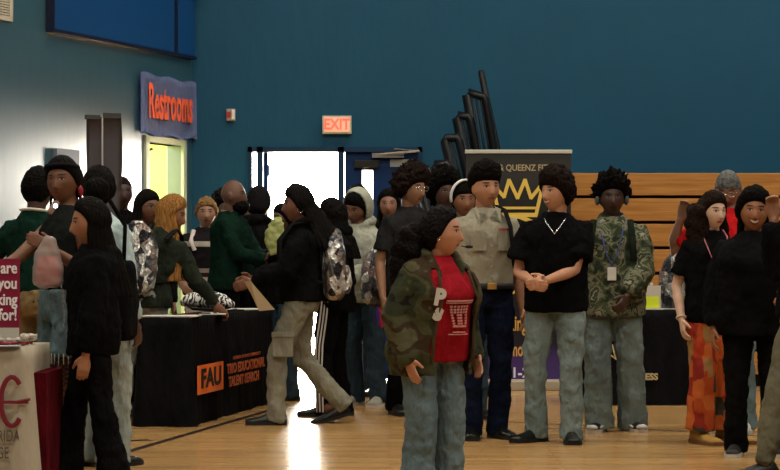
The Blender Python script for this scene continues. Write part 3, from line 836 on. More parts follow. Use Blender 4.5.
def bar2(a, c, w=.014):
    a = pt(*a, RY)-rub.location; c = pt(*c, RY)-rub.location; d = (c-a); d.y = 0; d.normalize(); nn = V((-d.z,0,d.x))*w
    vs = [bm.verts.new((q.x, y, q.z)) for y in (-.003,-.007-.0006*len(bm.verts)/8) for q in (a-nn-d*w*.5, c-nn+d*w*.5, c+nn+d*w*.5, a+nn-d*w*.5)]
    for f in ((0,1,2,3),(7,6,5,4),(0,4,5,1),(1,5,6,2),(2,6,7,3),(3,7,4,0)): bm.faces.new([vs[i] for i in f])
for a, c in zip(crown, crown[1:]): bar2(a, c, .016)
bar2((499,208),(537,208),.012); bar2((499,215),(536,215),.02)
bar2((499,217),(504,214),.016); bar2((503,222),(518,216),.02); bar2((518,216),(532,222),.02); bar2((499,232),(503,222),.015); bar2((532,222),(536,232),.015)
link('crown_print', bm, gold, rub)

# dark banner stand seen from behind, by the left wall
e = empty('banner_back', (X(103,15.2),15.2,0), R(18), 'tall dark grey banner stand seen from behind by the left wall', 'banner stand')
bm = bmesh.new(); g = []
for i in range(9):
    row = []
    for j in range(13):
        x = -.115+.235*i/8; z = .12+j*(2.06/12); row.append(bm.verts.new((x+(.02*math.sin(j*.75) if i > 4 else 0)*(i-4)/4, .012*math.sin(j*.6+i*.2), z+.02*(i/8))))
    g.append(row)
fs = [bm.faces.new((g[i][j], g[i+1][j], g[i+1][j+1], g[i][j+1])) for i in range(8) for j in range(12)]
bmesh.ops.solidify(bm, geom=fs, thickness=.006)
link('sheet', bm, plain('charcoal banner back', (.13,.12,.135), .6), e, True)
bm = bmesh.new(); tube(bm, [(-.01,-.035,.05),(-.01,-.03,2.18)], [.006,.006], 8); link('pole', bm, plain('grey pole', (.32,.3,.3), .4), e, True)
bm = bmesh.new(); box(bm, (-.14,-.08,0), (.14,.08,.1), bev=.015); link('base', bm, plain('charcoal base', (.05,.05,.05), .5), e)
bm = bmesh.new(); box(bm, (-.125,-.012,2.17), (-.02,.012,2.20)); box(bm, (0,-.012,2.18), (.125,.012,2.215)); link('top_bar', bm, plain('charcoal base', (.05,.05,.05), .5), e)

# ------------------------------------------------------------------ tables
black_cloth = fabric('black tablecloth', (.007,.007,.008), (.004,.004,.005), 5, .85, .4)
def cloth_table(name, label, corner, along, length, width, h, cm, cat='table', wave=.012, frame_m=None):
    """a folding table under a floor-length cloth; local x along the long side"""
    root = empty(name, corner, math.atan2(along.y, along.x), label, cat, 'draped tables')
    bm = bmesh.new()
    box(bm, (.03,.03,h-.05), (length-.03,width-.03,h-.012)); link('tabletop', bm, plain('table laminate', (.3,.28,.25), .6), root)
    for x in (.2, length-.2):
        for y in (.08, width-.08):
            bm = bmesh.new(); tube(bm, [(x,y,0),(x,y,h-.05)], [.014,.014], 8); link('leg', bm, rail_m, root)
    bm = bmesh.new(); per = []
    nx, ny = int(length/.05), int(width/.05)
    for i in range(nx): per.append((length*i/nx, 0, 0,-1))
    for i in range(ny): per.append((length, width*i/ny, 1,0))
    for i in range(nx): per.append((length*(1-i/nx), width, 0,1))
    for i in range(ny): per.append((0, width*(1-i/ny), -1,0))
    rings = []; nz = 12
    for j in range(nz+1):
        f = j/nz; ring = []
        for i, (x, y, ax, ay) in enumerate(per):
            wv = wave*f*(math.sin(i*.55)+.6*math.sin(i*1.37+1))+.02*f
            cn = 1 if (min(x, length-x) < .06 and min(y, width-y) < .06) else 0
            wv += .035*f*cn
            ring.append(bm.verts.new((x+ax*wv, y+ay*wv, .004+(h-.004)*(1-f))))
        rings.append(ring)
    n = len(per)
    for a, c in zip(rings, rings[1:]):
        for i in range(n): bm.faces.new((a[i], a[(i+1)%n], c[(i+1)%n], c[i]))
    bm.faces.new(rings[0])
    o = link('tablecloth', bm, cm, root, False)
    for p in o.data.polygons: p.use_smooth = len(p.vertices) == 4
    return root
TH = .785
# table A: long side runs away from the camera, x 187 -> 272
A0 = ground(188, 427); A1 = ground(272.5, 402); dA = (A1-A0); LA = dA.length; dA.normalize()
nA = V((-dA.y, dA.x, 0))              # to the left
WA = .37
tA = cloth_table('draped_table', 'long black-draped table with the orange and black sign, left of centre', A0, dA, LA, WA, TH, black_cloth)
MA = Matrix.Translation((0,-.06,0)) @ UP                 # on the long face (local y = 0 side, facing right/camera)
orange = plain('orange print', (.85,.17,.03), .6); blk = plain('black print', (.012,.008,.006), .6); dor = plain('dull orange print', (.40,.085,.025), .6)
def onA(px):                                             # local x on the long face at pixel column px
    a = (px-390)/F; return (A0.x-a*A0.y)/(a*dA.y-dA.x)
xa, xb = onA(190.5), onA(216)
bm = bmesh.new(); box(bm, (xa,-.058,.225), (xb,-.05,.435)); link('sign_panel', bm, orange, tA)
text('lettering', 'FAU', .19, Matrix.Translation(((xa+xb)/2,-.0,.33)) @ MA, blk, tA, sx=(xb-xa)/.43, bold=.006)
xc, xd = onA(219), onA(259)
text('lettering', 'TRIO EDUCATIONAL', .105, Matrix.Translation(((xc+xd)/2-.02,0,.365)) @ MA, dor, tA, sx=(xd-xc)/1.05, bold=.003)
text('lettering', 'TALENT SEARCH', .105, Matrix.Translation(((xc+xd)/2-.1,0,.265)) @ MA, dor, tA, sx=(xd-xc)/1.05, bold=.003)
text('lettering', 'FLORIDA ATLANTIC UNIVERSITY', .035, Matrix.Translation(((xc+xd)/2,0,.445)) @ MA, dor, tA, sx=(xd-xc)/.75)
# table B: right
tB = cloth_table('draped_table', 'black-draped table behind the camouflage hoodie, in front of the bleachers', ground(576,405), V((1,0,0)), X(689,18.2)-X(576,18.2), .7, TH, black_cloth)
gp = plain('tan print', (.45,.36,.2), .5)
text('lettering', 'FITNESS', .075, Matrix.Translation((.54,-.055,.235)) @ UP, gp, tB, bold=.003)
bm = bmesh.new(); xo = X(614,18.2)-X(576,18.2)
for a, c in (((-.04,.42),(-.02,.5)),((-.02,.5),(0,.42)),((0,.42),(.03,.36)),((-.04,.42),(.03,.37))):
    tube(bm, [(xo+a[0],-.045,a[1]),(xo+c[0],-.045,c[1])], [.007,.007], 6)
link('emblem', bm, gp, tB)
# table C: white cloth, lower left
C1 = ground(31, 494)
tC = cloth_table('draped_table', 'white-draped table with maroon lettering in the lower left corner', C1+V((-1.9,0,0)), V((1,0,0)), 1.9, .62, .755, fabric('off-white tablecloth', (.42,.38,.30), (.38,.34,.27), 3, .8, .2), wave=.004)
bm = bmesh.new(); box(bm, (1.905,.02,.02), (1.975,.6,.62)); link('skirt', bm, fabric('maroon cloth', (.09,.004,.01), (.05,.003,.006)), tC)
mar = plain('maroon print', (.16,.012,.025), .6)
sC = F/C1.y
def onC(px, py): return (px-31)/sC+1.9, HC+(HZ-py)/sC
bm = bmesh.new(); cx_, cz_ = onC(13, 401)
pts = [(cx_+.055*math.cos(t)*1.0, -.035, cz_+.125*math.sin(t)) for t in [R(45)+R(270)*i/16 for i in range(17)]]
tube(bm, pts, [(.004,.014)]*17, 6, side=(0,1,0)); box(bm, (cx_-.2,-.038,cz_-.012), (cx_+.085,-.03,cz_+.004))
tube(bm, [(cx_+.09,-.035,cz_+.01),(cx_+.03,-.035,cz_-.0)], [.008,.008], 6)
link('emblem', bm, mar, tC)
x_, z_ = onC(21, 436); text('lettering', 'FLORIDA', .085, Matrix.Translation((x_,-.033,z_)) @ UP, plain('grey brown print', (.09,.07,.05), .6), tC, sx=.6, align='RIGHT')
x_, z_ = onC(10, 453); text('lettering', 'COLLEGE', .085, Matrix.Translation((x_+.0,-.033,z_)) @ UP, plain('grey brown print', (.09,.07,.05), .6), tC, sx=.6, align='RIGHT')

def on_table(root, x, y): return root.matrix_basis @ V((x, y, 0))
def item(name, bm, m, label, cat, loc, rz=0, group=None, smooth=False):
    o = link(name, bm, m, None, smooth, loc, rz); return tagged(o, label, cat, group)
# goods on table C
e = empty('tabletop_sign', V((C1.x-.19,C1.y+.2,.757)), R(-6), 'maroon tabletop sign with white words on the white table', 'sign')
bm = bmesh.new(); box(bm, (-.25,-.006,.0), (.10,.006,.45)); link('panel', bm, plain('maroon card', (.20,.008,.04), .5), e)
for s_, z_ in (('We are', .40),('like you', .32),('looking', .235),('for!', .155)):
    text('lettering', s_, .085, Matrix.Translation((.09,-.009,z_)) @ UP, plain('white print', (.75,.72,.78), .5), e, sx=.8, align='RIGHT', bold=.002)
bm = bmesh.new(); box(bm, (-.25,-.009,0), (.10,-.005,.09)); link('footer', bm, plain('off white card', (.5,.48,.42), .6), e)
candy_m = [plain('white wrapper', (.55,.5,.45), .35), plain('maroon wrapper', (.22,.03,.04), .35)]
for i in range(30):
    x = C1.x-.02-random.random()*.26; y = C1.y+.05+random.random()*.3
    if y > C1.y+.14 and x < C1.x-.13: y = C1.y+.1
    bm = bmesh.new(); blob(bm, (0,0,.012), (.022,.014,.012), None, 8)
    for sg in (1,-1): tube(bm, [(sg*.018,0,.012),(sg*.034,0,.012)], [(.003,.004),(.002,.012)], 6)
    lvl = (i % 3)*.018
    item('wrapped_candy', bm, candy_m[i%3 == 0], 'small wrapped candy in the pile on the white table', 'candy', (x,y,.757+lvl), random.random()*6, 'wrapped candies on the white table')
bm = bmesh.new(); box(bm, (-.1,-.06,0), (.06,.06,.004)); item('leaflet', bm, plain('pale blue paper', (.4,.45,.5), .6), 'pale leaflet lying at the front of the white table', 'leaflet', (C1.x-.12,C1.y+.03,.757), .1)
# goods on table A
def pA(x, y, z=.787): p = tA.matrix_basis @ V((x, y, 0)); return V((p.x, p.y, z))
bm = bmesh.new(); tube(bm, [(-.20,0,.07),(-.14,0,.09),(0,0,.10),(.14,0,.08),(.20,0,.06)], [(.05,.03),(.11,.06),(.13,.085),(.10,.062),(.05,.03)], 20, side=(0,1,0))
e = empty('patterned_bag', pA(1.55,.25), R(-8), 'black and white zebra patterned bag lying on the black table', 'bag')
sculpt('bag_body', bm, zebra('zebra print', scale=9), e, 1, .012, 2, ((.02,.1),))
bm = bmesh.new(); tube(bm, [(-.15,-.1,.07),(-.08,-.15,.03),(.08,-.15,.025),(.16,-.1,.06)], [(.008,.014)]*4, 6); link('handle', bm, plain('black print', (.012,.008,.006)), e, True)
paper = plain('white paper', (.62,.6,.55), .6)
for i, (x, y, w, d, rz, lb, m) in enumerate([(.25,.2,.3,.42,.1,'white sheets at the near end of the black table', paper),(1.0,.06,.45,.2,.2,'long white flyers along the edge of the black table', paper),
        (2.5,.2,.4,.35,.3,'white papers at the far end of the black table', paper),(.55,.12,.25,.1,.6,'flat brown folder near the blonde girl on the table', plain('brown card', (.2,.07,.03), .6))]):
    bm = bmesh.new(); box(bm, (-w/2,-d/2,0), (w/2,d/2,.008)); item('papers' if i < 3 else 'folder', bm, m, lb, 'papers' if i < 3 else 'folder', pA(x,y), rz+tA.rotation_euler.z)
for i, (x, y) in enumerate(((.8,.12),(1.9,.1),(2.1,.16))):
    bm = bmesh.new(); tube(bm, [(-.08,0,.009),(.08,0,.009)], [.007,.007], 8)
    item('pen', bm, plain('black print', (.012,.008,.006)), ('black pen beside the brown folder on the black table','black pen next to the zebra bag','black pen toward the far end of the black table')[i], 'pen', pA(x,y,.787), i*.7)
# goods on table B
e = empty('flyer_holder', V((X(649,18.3),18.32,.787)), 0, 'clear stand with a neon yellow flyer on the right black table', 'flyer stand')
bm = bmesh.new(); box(bm, (-.10,-.004,0), (.10,.004,.2)); link('card', bm, plain('off white card', (.5,.48,.42), .6), e)
bm = bmesh.new(); box(bm, (-.075,-.01,.01), (.085,-.005,.11)); link('flyer', bm, plain('neon yellow paper', (.62,.72,.03), .6), e)
bm = bmesh.new(); box(bm, (-.12,-.05,0), (.12,.06,.012)); link('base', bm, paper, e)
bm = bmesh.new(); box(bm, (-.2,-.1,0), (.15,.12,.008)); item('papers', bm, paper, 'white papers on the right black table beside the flyer stand', 'papers', (X(664,18.3),18.5,.787))
bm = bmesh.new(); tube(bm, [(0,0,0),(0,0,.15),(0,0,.19),(0,0,.22)], [.032,.034,.014,.014], 12, (0,0))
item('water_bottle', bm, plain('clear pale plastic', (.35,.33,.28), .2), 'small bottle on the right black table next to the flyer', 'bottle', (X(654,18.45),18.62,.787), 0, None, True)
rt = empty('backpack', V((X(677,18.6),18.6,.787)), R(175), 'silver and black backpack standing on the right black table', 'backpack', 'backpacks in the crowd')
bag(rt, foil('dull silver fabric', (.32,.31,.29), 16), .30, .46, .2)

# ================================================================== THE PEOPLE
# skin tones
def sk(n, *a, **k): return skin(n, *a, **k)
black_h = hairmat('black hair', (.008,.007,.006))
curl_h = hairmat('black curly hair', (.006,.005,.0045), .7, 'c')
braid_h = hairmat('black braids', (.008,.007,.007), .5)
brown_h = hairmat('dark brown hair', (.014,.008,.006))
blonde_h = hairmat('honey blonde hair', (.36,.17,.05), .45)
jet = fabric('black jersey', (.0045,.0045,.005), (.003,.003,.0035), 6, .92, .5)
jet2 = fabric('black fleece', (.006,.006,.0065), (.004,.004,.0045), 6, .95, .5)
black_shoe = plain('black leather', (.008,.008,.008), .35)
white_sole = plain('white rubber', (.5,.48,.44), .6)
denim = fabric('washed blue denim', (.135,.20,.22), (.10,.15,.17), 4, .9, .7)
denim_d = fabric('dark denim', (.03,.05,.07), (.02,.035,.05), 5, .9, .6)
denim_g = fabric('green grey denim', (.20,.255,.255), (.13,.175,.18), 3, .9, .7)
gold_m = plain('brass', (.6,.38,.12), .3, .7)

# --- far row (against the doors and the back wall)
p = Person('person in black and white varsity jacket with fair hair by the far wall', 206, 393, 197, 15, sk('pale skin', (.36,.19,.13)), yaw=-10,
    Rt=((-.26,-.12,1.0),(-1,.3,0)), L=((.2,-.2,1.02),(1,.4,0)), vox=.011)
varsity = banded('varsity knit', [(0,(.01,.01,.012)),(.50,(.45,.40,.36)),(.52,(.03,.012,.02)),(.54,(.4,.36,.32)),(.56,(.012,.01,.012)),(.66,(.38,.34,.3)),(.68,(.012,.01,.012))], (.01,.01,.012))
p.top('varsity_jacket', varsity, 'long', .88, .04); p.pants(fabric('off-white cotton', (.5,.42,.4), (.42,.36,.34))); p.shoes(plain('white leather', (.5,.5,.48)))
p.hair(hairmat('fair hair', (.30,.17,.07), .6, 'c'), .022, .2)
bm = bmesh.new()
for sg in (1,-1): tube(bm, [p.bend((sg*.12,-.05,1.46)), p.bend((sg*.155,-.115,1.36)), p.bend((sg*.13,-.15,1.28))], [(.02,.006)]*3, 6)
p.child('shoulder_stripe', bm, plain('off white knit', (.6,.55,.52), .9))
p = Person('person with dark hair half hidden behind the bald bearded man', 221, 388, 193, 40, sk('deep brown skin', (.075,.034,.02)), vox=.011)
p.top('jacket', fabric('grey patterned knit', (.05,.03,.035), (.012,.01,.01), 12), 'long'); p.pants(denim_d); p.shoes(black_shoe); p.hair(curl_h, .035, .25, puff=.4)
p = Person('person in a black beanie and hoodie facing the far doors', 258, 391, 190, 165, sk('deep brown skin b', (.08,.036,.022)), wd=1.05, vox=.011)
p.top('hoodie', jet2, 'long', .86, .045, hood='down'); p.pants(jet); p.shoes(black_shoe)
p.hair(fabric('black knit beanie', (.012,.011,.013)), .03, .02, front=.03, sidez=-.02, back=-.06, name='beanie', topk=.03)
p = Person('dark-haired person in a dark jacket between the bearded man and the black beanie', 243, 384, 200, 70, sk('deep brown skin c', (.07,.03,.02)), vox=.011)
p.top('jacket', jet, 'long'); p.pants(jet); p.shoes(black_shoe); p.hair(curl_h, .03, .2)
p = Person('person whose dark head shows above the pale hood', 358, 392, 184, 0, sk('brown skin far', (.12,.055,.032)), vox=.011)
p.top('shirt', jet, 'long'); p.pants(denim_d); p.shoes(black_shoe); p.hair(black_h, .02, .15)
p = Person('girl with long dark hair standing before the navy door', 389, 396, 188, -12, sk('light brown skin far', (.27,.13,.085)), sw=.9, hips=1.05, yaw=10, vox=.010)
p.top('shirt', jet, 'long'); p.pants(denim_d); p.shoes(black_shoe)
p.hair(black_h, .02, .05, extra=lambda bm: p.curtain(bm, .36, .09, .03, 50), front=.07)
# --- left group
p = Person('person with a shaved head half hidden behind the dark banner stand', 121, 405, 174, 20, sk('deep skin violet rim', (.055,.028,.028)), vox=.010)
p.top('shirt', jet, 'long'); p.pants(jet); p.shoes(black_shoe); p.hair(hairmat('shaved hair', (.02,.013,.012), .8, 'c'), .004, .0)
p = Person('girl with black hair and glasses behind the blonde girl', 143, 411, 189, 30, sk('brown skin d', (.17,.075,.045)), sw=.9, yaw=15, lean=6)
p.top('jacket', jet2, 'long', hood='down'); p.pants(jet); p.shoes(black_shoe)
p.hair(black_h, .024, .05, extra=lambda bm: p.curtain(bm, .30, .095, .05, 60, back=.03)); p.glasses(plain('black print', (.012,.008,.006)))
p = Person('blonde girl with long straight hair leaning on the black table', 146, 419, 190, 163, sk('warm tan skin', (.30,.13,.075)), sw=.9, hips=1.05, lean=10, side=-14, yaw=-76, pitch=16, hs=1.12, feet=((.22,0,8,0),(.02,0,-8,0)),
    Rt=((-.47,-.28,.88),(-.4,.3,-1),(1,0,0)), L=((.12,-.40,.95),(.5,.3,-1)))
p.top('jacket', fabric('dark olive jacket cloth', (.03,.038,.028), (.015,.02,.014)), 'long', .86, .032); p.pants(fabric('pale grey joggers', (.33,.33,.31)), 'straight'); p.shoes(black_shoe)
p.hair(blonde_h, .028, .04, extra=lambda bm: p.curtain(bm, .52, .105, .07, 50, back=.06, groove=34), front=.066, sidez=-.04)
backpack(p, foil('shiny silver fabric', (.72,.71,.69), 20), 'shiny silver and black backpack worn by the blonde girl', .34, .50, .17, z=1.24, extra_y=.06)
p = Person('bald bearded man in a dark green sweater standing behind the black table', 231, 397, 180, 72, sk('deep brown skin e', (.13,.062,.04), beard=(.008,.006,.006)), wd=1.12, yaw=12, bel=.04,
    Rt=((-.10,-.40,1.08),(-.6,.3,-1)), L=((.10,-.38,1.12),(.6,.3,-1)), ht=0)
p.top('sweater', fabric('dark green knit', (.005,.019,.012), (.003,.013,.009)), 'long', .86, .03, straight=.85, lab='dark green crew-neck sweater')
p.pants(jet); p.shoes(black_shoe)
bm = bmesh.new()
blob(bm, (0,-.055,-.085), (.072,.070,.058), p.Hm, 20, .12, 40); 
o = sculpt('beard', bm, curl_h, p.root, p.k, .008, 1)
bm = bmesh.new(); tube(bm, [p.bend(q) for q in ((.07,-.03,1.475),(0,-.075,1.455),(-.07,-.03,1.475),(-.05,.06,1.49),(.05,.06,1.49),(.07,-.03,1.475))], [.009]*6, 8); p.child('collar', bm, plain('tan collar', (.35,.25,.14), .8))

p = Person('man in a dark green sweater with white collar turned away at far left', 37, 452, 166, 158, sk('deep brown skin f', (.07,.033,.022)), wd=1.02, sw=.98,
    L=((.50,-.16,1.12),(.6,.3,-1)), Rt=((-.16,-.42,1.12),(-.5,.6,-1)))
p.top('sweater', fabric('bottle green knit', (.006,.026,.018), (.004,.018,.012)), 'long', .92, .03); p.pants(fabric('khaki cotton', (.25,.17,.085), (.19,.13,.065))); p.shoes(black_shoe); p.hair(curl_h, .022, .12)
bm = bmesh.new(); tube(bm, [p.bend(q) for q in ((.06,-.06,1.46),(.082,0,1.475),(.06,.07,1.485),(0,.085,1.49),(-.06,.07,1.485),(-.082,0,1.475),(-.06,-.06,1.46))], [(.010,.024)]*7, 8, side=(0,0,1)); p.child('collar', bm, plain('white cotton', (.7,.68,.62), .8))

p = Person('person in a pale blue shirt and light jeans behind the girl in black', 97, 466, 165, 150, sk('deep brown skin g', (.08,.038,.025)), wd=1.05, yaw=30,
    L=((.22,-.3,1.05),(.8,.5,0)))
p.top('shirt', fabric('pale blue cotton', (.42,.52,.53), (.34,.44,.46)), 'long', .88, .04); p.pants(fabric('faded jeans', (.34,.38,.35), (.25,.29,.28), 6), 'wide'); p.shoes(black_shoe)
p.hair(black_h, .022, .1, extra=lambda bm: blob(bm, (0,.10,.0), (.07,.06,.07), p.Hm, 16, .15))
bg = empty('shoulder_bag', pt(126,300,12.45), R(70), 'black shoulder bag hanging beside the pale blue shirt', 'bag')
bm = bmesh.new(); tube(bm, [(0,0,-.2),(0,0,0),(0,0,.2)], [(.08,.05),(.09,.06),(.06,.04)], 20, power=3.5); sculpt('bag_body', bm, jet2, bg, 1, .012, 2, ((.015,.1),))
bm = bmesh.new(); tube(bm, [(-.03,0,.18),(-.01,.0,.42),(.0,.10,.56)], [(.004,.014)]*3, 6); link('strap', bm, jet2, bg, True)

brow_s = sk('deep brown skin h', (.16,.065,.034), lip=(.22,.06,.05))
p = Person('woman in denim shorts with headband pointing left past the white table', 66, 474, 155, -55, brow_s, sw=.92, hips=1.1, yaw=38, roll=-4,
    L=((.235,-.20,1.23),(.3,.3,-1),(0,0,1)), Rt=((-.06,-.46,1.05),(-.3,.3,-1),(0,0,1)), feet=((.13,-.05,10,0),(-.12,.06,-8,0)), curl=.35)
p.top('top', fabric('black knit top', (.012,.014,.013), (.008,.009,.009)), 'none', 1.02, .018); p.pants(denim, 'shorts', 'shorts', 1.02, .024, lab='blue denim shorts with frayed hem'); p.shoes(plain('black canvas', (.02,.02,.02)), white_sole)
bm = bmesh.new()
for q in 'LR':
    h = p.hip[q].lerp(p.kn[q], .66)
    for i in range(26):
        a = i*2*math.pi/26; x = h+V((math.cos(a)*.112,math.sin(a)*.112,.0)); tube(bm, [x+V((0,0,.02)), x+V((random.uniform(-.006,.006),0,-.03-.015*random.random()))], [.004,.002], 5)
p.child('frayed_hem', bm, plain('white thread', (.4,.42,.4), .9))
# net stockings over the legs
bm = bmesh.new()
for q in 'LR':
    h, k_, a = p.hip[q].lerp(p.kn[q],.6), p.kn[q], p.ank[q]
    for turn in (1,-1):
        for ph in range(7):
            pts = []
            for i in range(31):
                f = i/30; c = h.lerp(k_, f*2) if f < .5 else k_.lerp(a, f*2-1); rr = .079-.022*min(1,f*2) if f < .5 else .058-.02*(f*2-1)
                th = turn*f*12+ph*2*math.pi/7; pts.append(c+V((math.cos(th)*rr, math.sin(th)*rr, 0)))
            tube(bm, pts, [.0025]*31, 4)
p.child('net_stockings', bm, plain('black net', (.01,.008,.008), .8))
p.hair(braid_h, .02, .05, front=.06, extra=lambda bm: (blob(bm, (-.02,.135,.03), (.065,.07,.07), p.Hm, 20, .2, 14), p.braids(bm, .2, 14, 110, .008, .01)))
bm = bmesh.new(); pts = [p.Hm @ V((.088*math.sin(t), -.100*math.cos(t)+.004, .072+.012*math.cos(t))) for t in [R(-120+i*20) for i in range(13)]]
tube(bm, pts, [(.004,.012)]*13, 6); p.child('headband', bm, fabric('black print headband', (.012,.012,.014)))
bm = bmesh.new(); blob(bm, (.082,.03,-.055), (.012,.02,.03), p.Hm, 12, .3); blob(bm, (-.082,.03,-.05), (.01,.014,.02), p.Hm, 12, .3); p.child('earring', bm, plain('deep red', (.25,.01,.02)))
bm = bmesh.new(); box(bm, (-.02,-.145,1.14), (.11,-.128,1.30)); 
for v in bm.verts: v.co = p.bend(v.co)
p.child('shirt_print', bm, plain('green and white print', (.02,.16,.07), .7))
rbag = empty('plastic_bag', pt(48,262,p.loc.y-.52), 0, 'clear plastic bag with red contents in the hand of the headband woman', 'bag')
bm = bmesh.new(); tube(bm, [(0,0,-.12),(0,0,-.03),(0,0,.06),(.01,0,.13)], [(.08,.035),(.085,.045),(.065,.035),(.03,.02)], 16, power=3); 
gm2, nt, b = newmat('thin clear plastic'); setp(b, (.5,.42,.40), .3); b.inputs['Alpha'].default_value = .45
sculpt('bag_film', bm, gm2, rbag, 1, .009, 2, ((.02,.05),))
bm = bmesh.new(); tube(bm, [(0,0,-.115),(0,0,-.04),(0,0,.02)], [(.068,.025),(.07,.032),(.05,.02)], 14, power=3); link('contents', bm, plain('red fruit jelly', (.45,.03,.03), .4), rbag, True)
ph = empty('phone', pt(52,209,p.loc.y-.25), R(20), 'phone with a bright light held up by the headband woman', 'phone')
bm = bmesh.new(); box(bm, (-.012,-.035,-.03), (.012,.035,.05), Matrix.Rotation(R(35),4,'Y'), .004); link('case', bm, plain('phone case', (.25,.15,.12), .4), ph)
bm = bmesh.new(); blob(bm, (.0,-.04,.02), (.013,.006,.013), Matrix.Rotation(R(35),4,'Y'), 12); link('lamp', bm, emit('phone lamp', (.9,.95,1), 3), ph)

lt_brown = sk('light brown skin a', (.36,.16,.085))
p = Person('girl with long straight black hair in black hoodie, nearest on the left', 93, 484, 196, -78, lt_brown, sw=.95, hips=1.02, wd=1.02, yaw=0, pitch=4, hs=1.16, ht=.03,
    L=((.20,-.06,.80),None,(0,-1,0)), Rt=((-.2,-.05,.84),None,(0,-1,0)), feet=((.10,.12,5,0),(-.10,-.16,-6,0)))
p.top('hoodie', jet, 'long', .80, .045, .03, .95); p.pants(jet2, 'flare'); p.shoes(plain('black canvas', (.02,.02,.02)), white_sole)
p.hair(black_h, .026, .03, extra=lambda bm: p.curtain(bm, .46, .098, .035, 66, back=.08, groove=38, thick=.035), front=.075, sidez=-.0)
bm = bmesh.new()
for i in range(5):
    for j in range(9):
        if (i*7+j*3) % 4: 
            q = p.chest(-.09+i*.035, 1.22-j*.03, .078); bb = bmesh.new(); box(bm, (-.013,-.011,-.002), (.013,.011,.003), q)
p.child('chest_print', bm, plain('grey print', (.2,.2,.19), .8), False)

# --- middle group
p = Person('girl in black hoodie and grey cargo trousers walking left with a paper bag', 300, 424, 184, -84, sk('brown skin i', (.17,.07,.042)), wd=.92, sw=.92, hips=1.08, ht=.03, yaw=4,
    L=((.18,-.36,1.03),(.8,.5,-.6),(0,0,1)), Rt=((-.18,-.34,1.05),(-.8,.5,-.6),(0,0,1)), feet=((.08,-.18,0,0),(-.08,.30,-4,.07)), drop=.03)
p.top('hoodie', jet, 'long', .92, .045, .03, .95, hood='down'); p.pants(fabric('stone grey cotton', (.22,.215,.165), (.17,.165,.13), 4), 'straight', lab='stone grey cargo trousers'); p.shoes(black_shoe)
bm = bmesh.new(); h = p.hip['L'].lerp(p.kn['L'],.8)+V((.085,0,0)); box(bm, h+V((-.02,-.075,-.09)), h+V((.022,.075,.09)), bev=.01); box(bm, h+V((.0,-.08,.05)), h+V((.03,.08,.09)), bev=.006); p.child('cargo_pocket', bm, fabric('stone grey cotton', (.22,.215,.165)), False)
p.hair(braid_h, .03, .06, front=.062, extra=lambda bm: (blob(bm, (0,-.02,.135), (.03,.03,.022), p.Hm, 14, .3), p.curtain(bm, .30, .09, .05, 95, back=.16, groove=40), p.braids(bm, .36, 26, 105, .010, .08, sway=(0,.10))))
bm = bmesh.new(); tube(bm, [p.Hm @ V((.088,.01+.018*math.sin(t),-.032+.02*math.cos(t))) for t in [i*math.pi/6 for i in range(13)]], [.003]*13, 6); p.child('earring', bm, plain('silver', (.8,.75,.7), .25, .9))
backpack(p, foil('shiny silver fabric b', (.74,.72,.70), 22), 'shiny silver backpack worn by the girl in grey cargo trousers', .32, .46, .16, z=1.19, extra_y=.07)
pb = empty('paper_bag', pt(251,290,15.6), R(10), 'folded cream paper bag in the hand of the walking girl', 'bag')
bm = bmesh.new(); g = [bm.verts.new(v) for v in ((-.05,.0,.06),(-.01,-.02,.07),(.17,-.01,-.14),(.06,.02,-.15),(-.0,.03,-.02))]; f = bm.faces.new(g); bmesh.ops.solidify(bm, geom=[f], thickness=.012); link('paper', bm, plain('cream paper', (.5,.4,.27), .7), pb)
yb = empty('yellow_bag', pt(275,236,18.65), 0, 'crumpled yellow-green bag held up near the far doors', 'bag')
bm = bmesh.new(); tube(bm, [(0,0,-.13),(0,0,-.03),(.01,0,.08),(.03,0,.15)], [(.06,.04),(.09,.05),(.07,.04),(.03,.02)], 14, power=3); sculpt('crumpled_film', bm, plain('pale yellow film', (.30,.33,.12), .6), yb, 1, .011, 1, ((.05,.05),))
p = Person('dark-haired person in a dark top near the far doors holding the yellow bag', 285, 400, 203, -60, sk('brown skin z', (.10,.05,.03)), vox=.010, Rt=((-.05,-.14,1.22),(-.6,.5,-.6),(0,0,1)))
p.top('shirt', jet2, 'long'); p.pants(denim_d); p.shoes(black_shoe); p.hair(curl_h, .02, .1)

p = Person('girl with black braids in black track trousers with white side stripes', 334, 416, 199, -105, sk('deep brown skin j', (.12,.05,.032)), sw=.92, hips=1.05, yaw=8,
    L=((.16,-.18,1.0),None,(0,-1,0)), feet=((.10,-.05,4,0),(-.10,.05,-4,0)))
p.top('hoodie', jet, 'long', .84, .045, .03, .95, hood='down'); trk = p.pants(jet2, 'straight'); p.shoes(black_shoe, plain('black rubber', (.01,.01,.01)))
bm = bmesh.new()
h, k_, a = p.hip['L'], p.kn['L'], p.ank['L']
for off in (-.026,0,.026):
    pts = []
    for f in (0,.2,.4,.6,.8,1.0):
        c = h.lerp(k_, f*2) if f < .5 else k_.lerp(a+V((0,0,-.04)), f*2-1)
        rr = .112 if f < .1 else (.095 if f < .5 else .086); pts.append(c+V((rr+.004, off-.012, 0)))
    tube(bm, pts, [(.010,.007)]*6, 6, side=(1,0,0))
p.child('side_stripe', bm, plain('white stripe knit', (.62,.6,.58), .8))
p.hair(braid_h, .03, .12, front=.055, extra=lambda bm: (p.braids(bm, .50, 40, 85, .011, .06), p.curtain(bm, .34, .088, .05, 100, back=.05)))

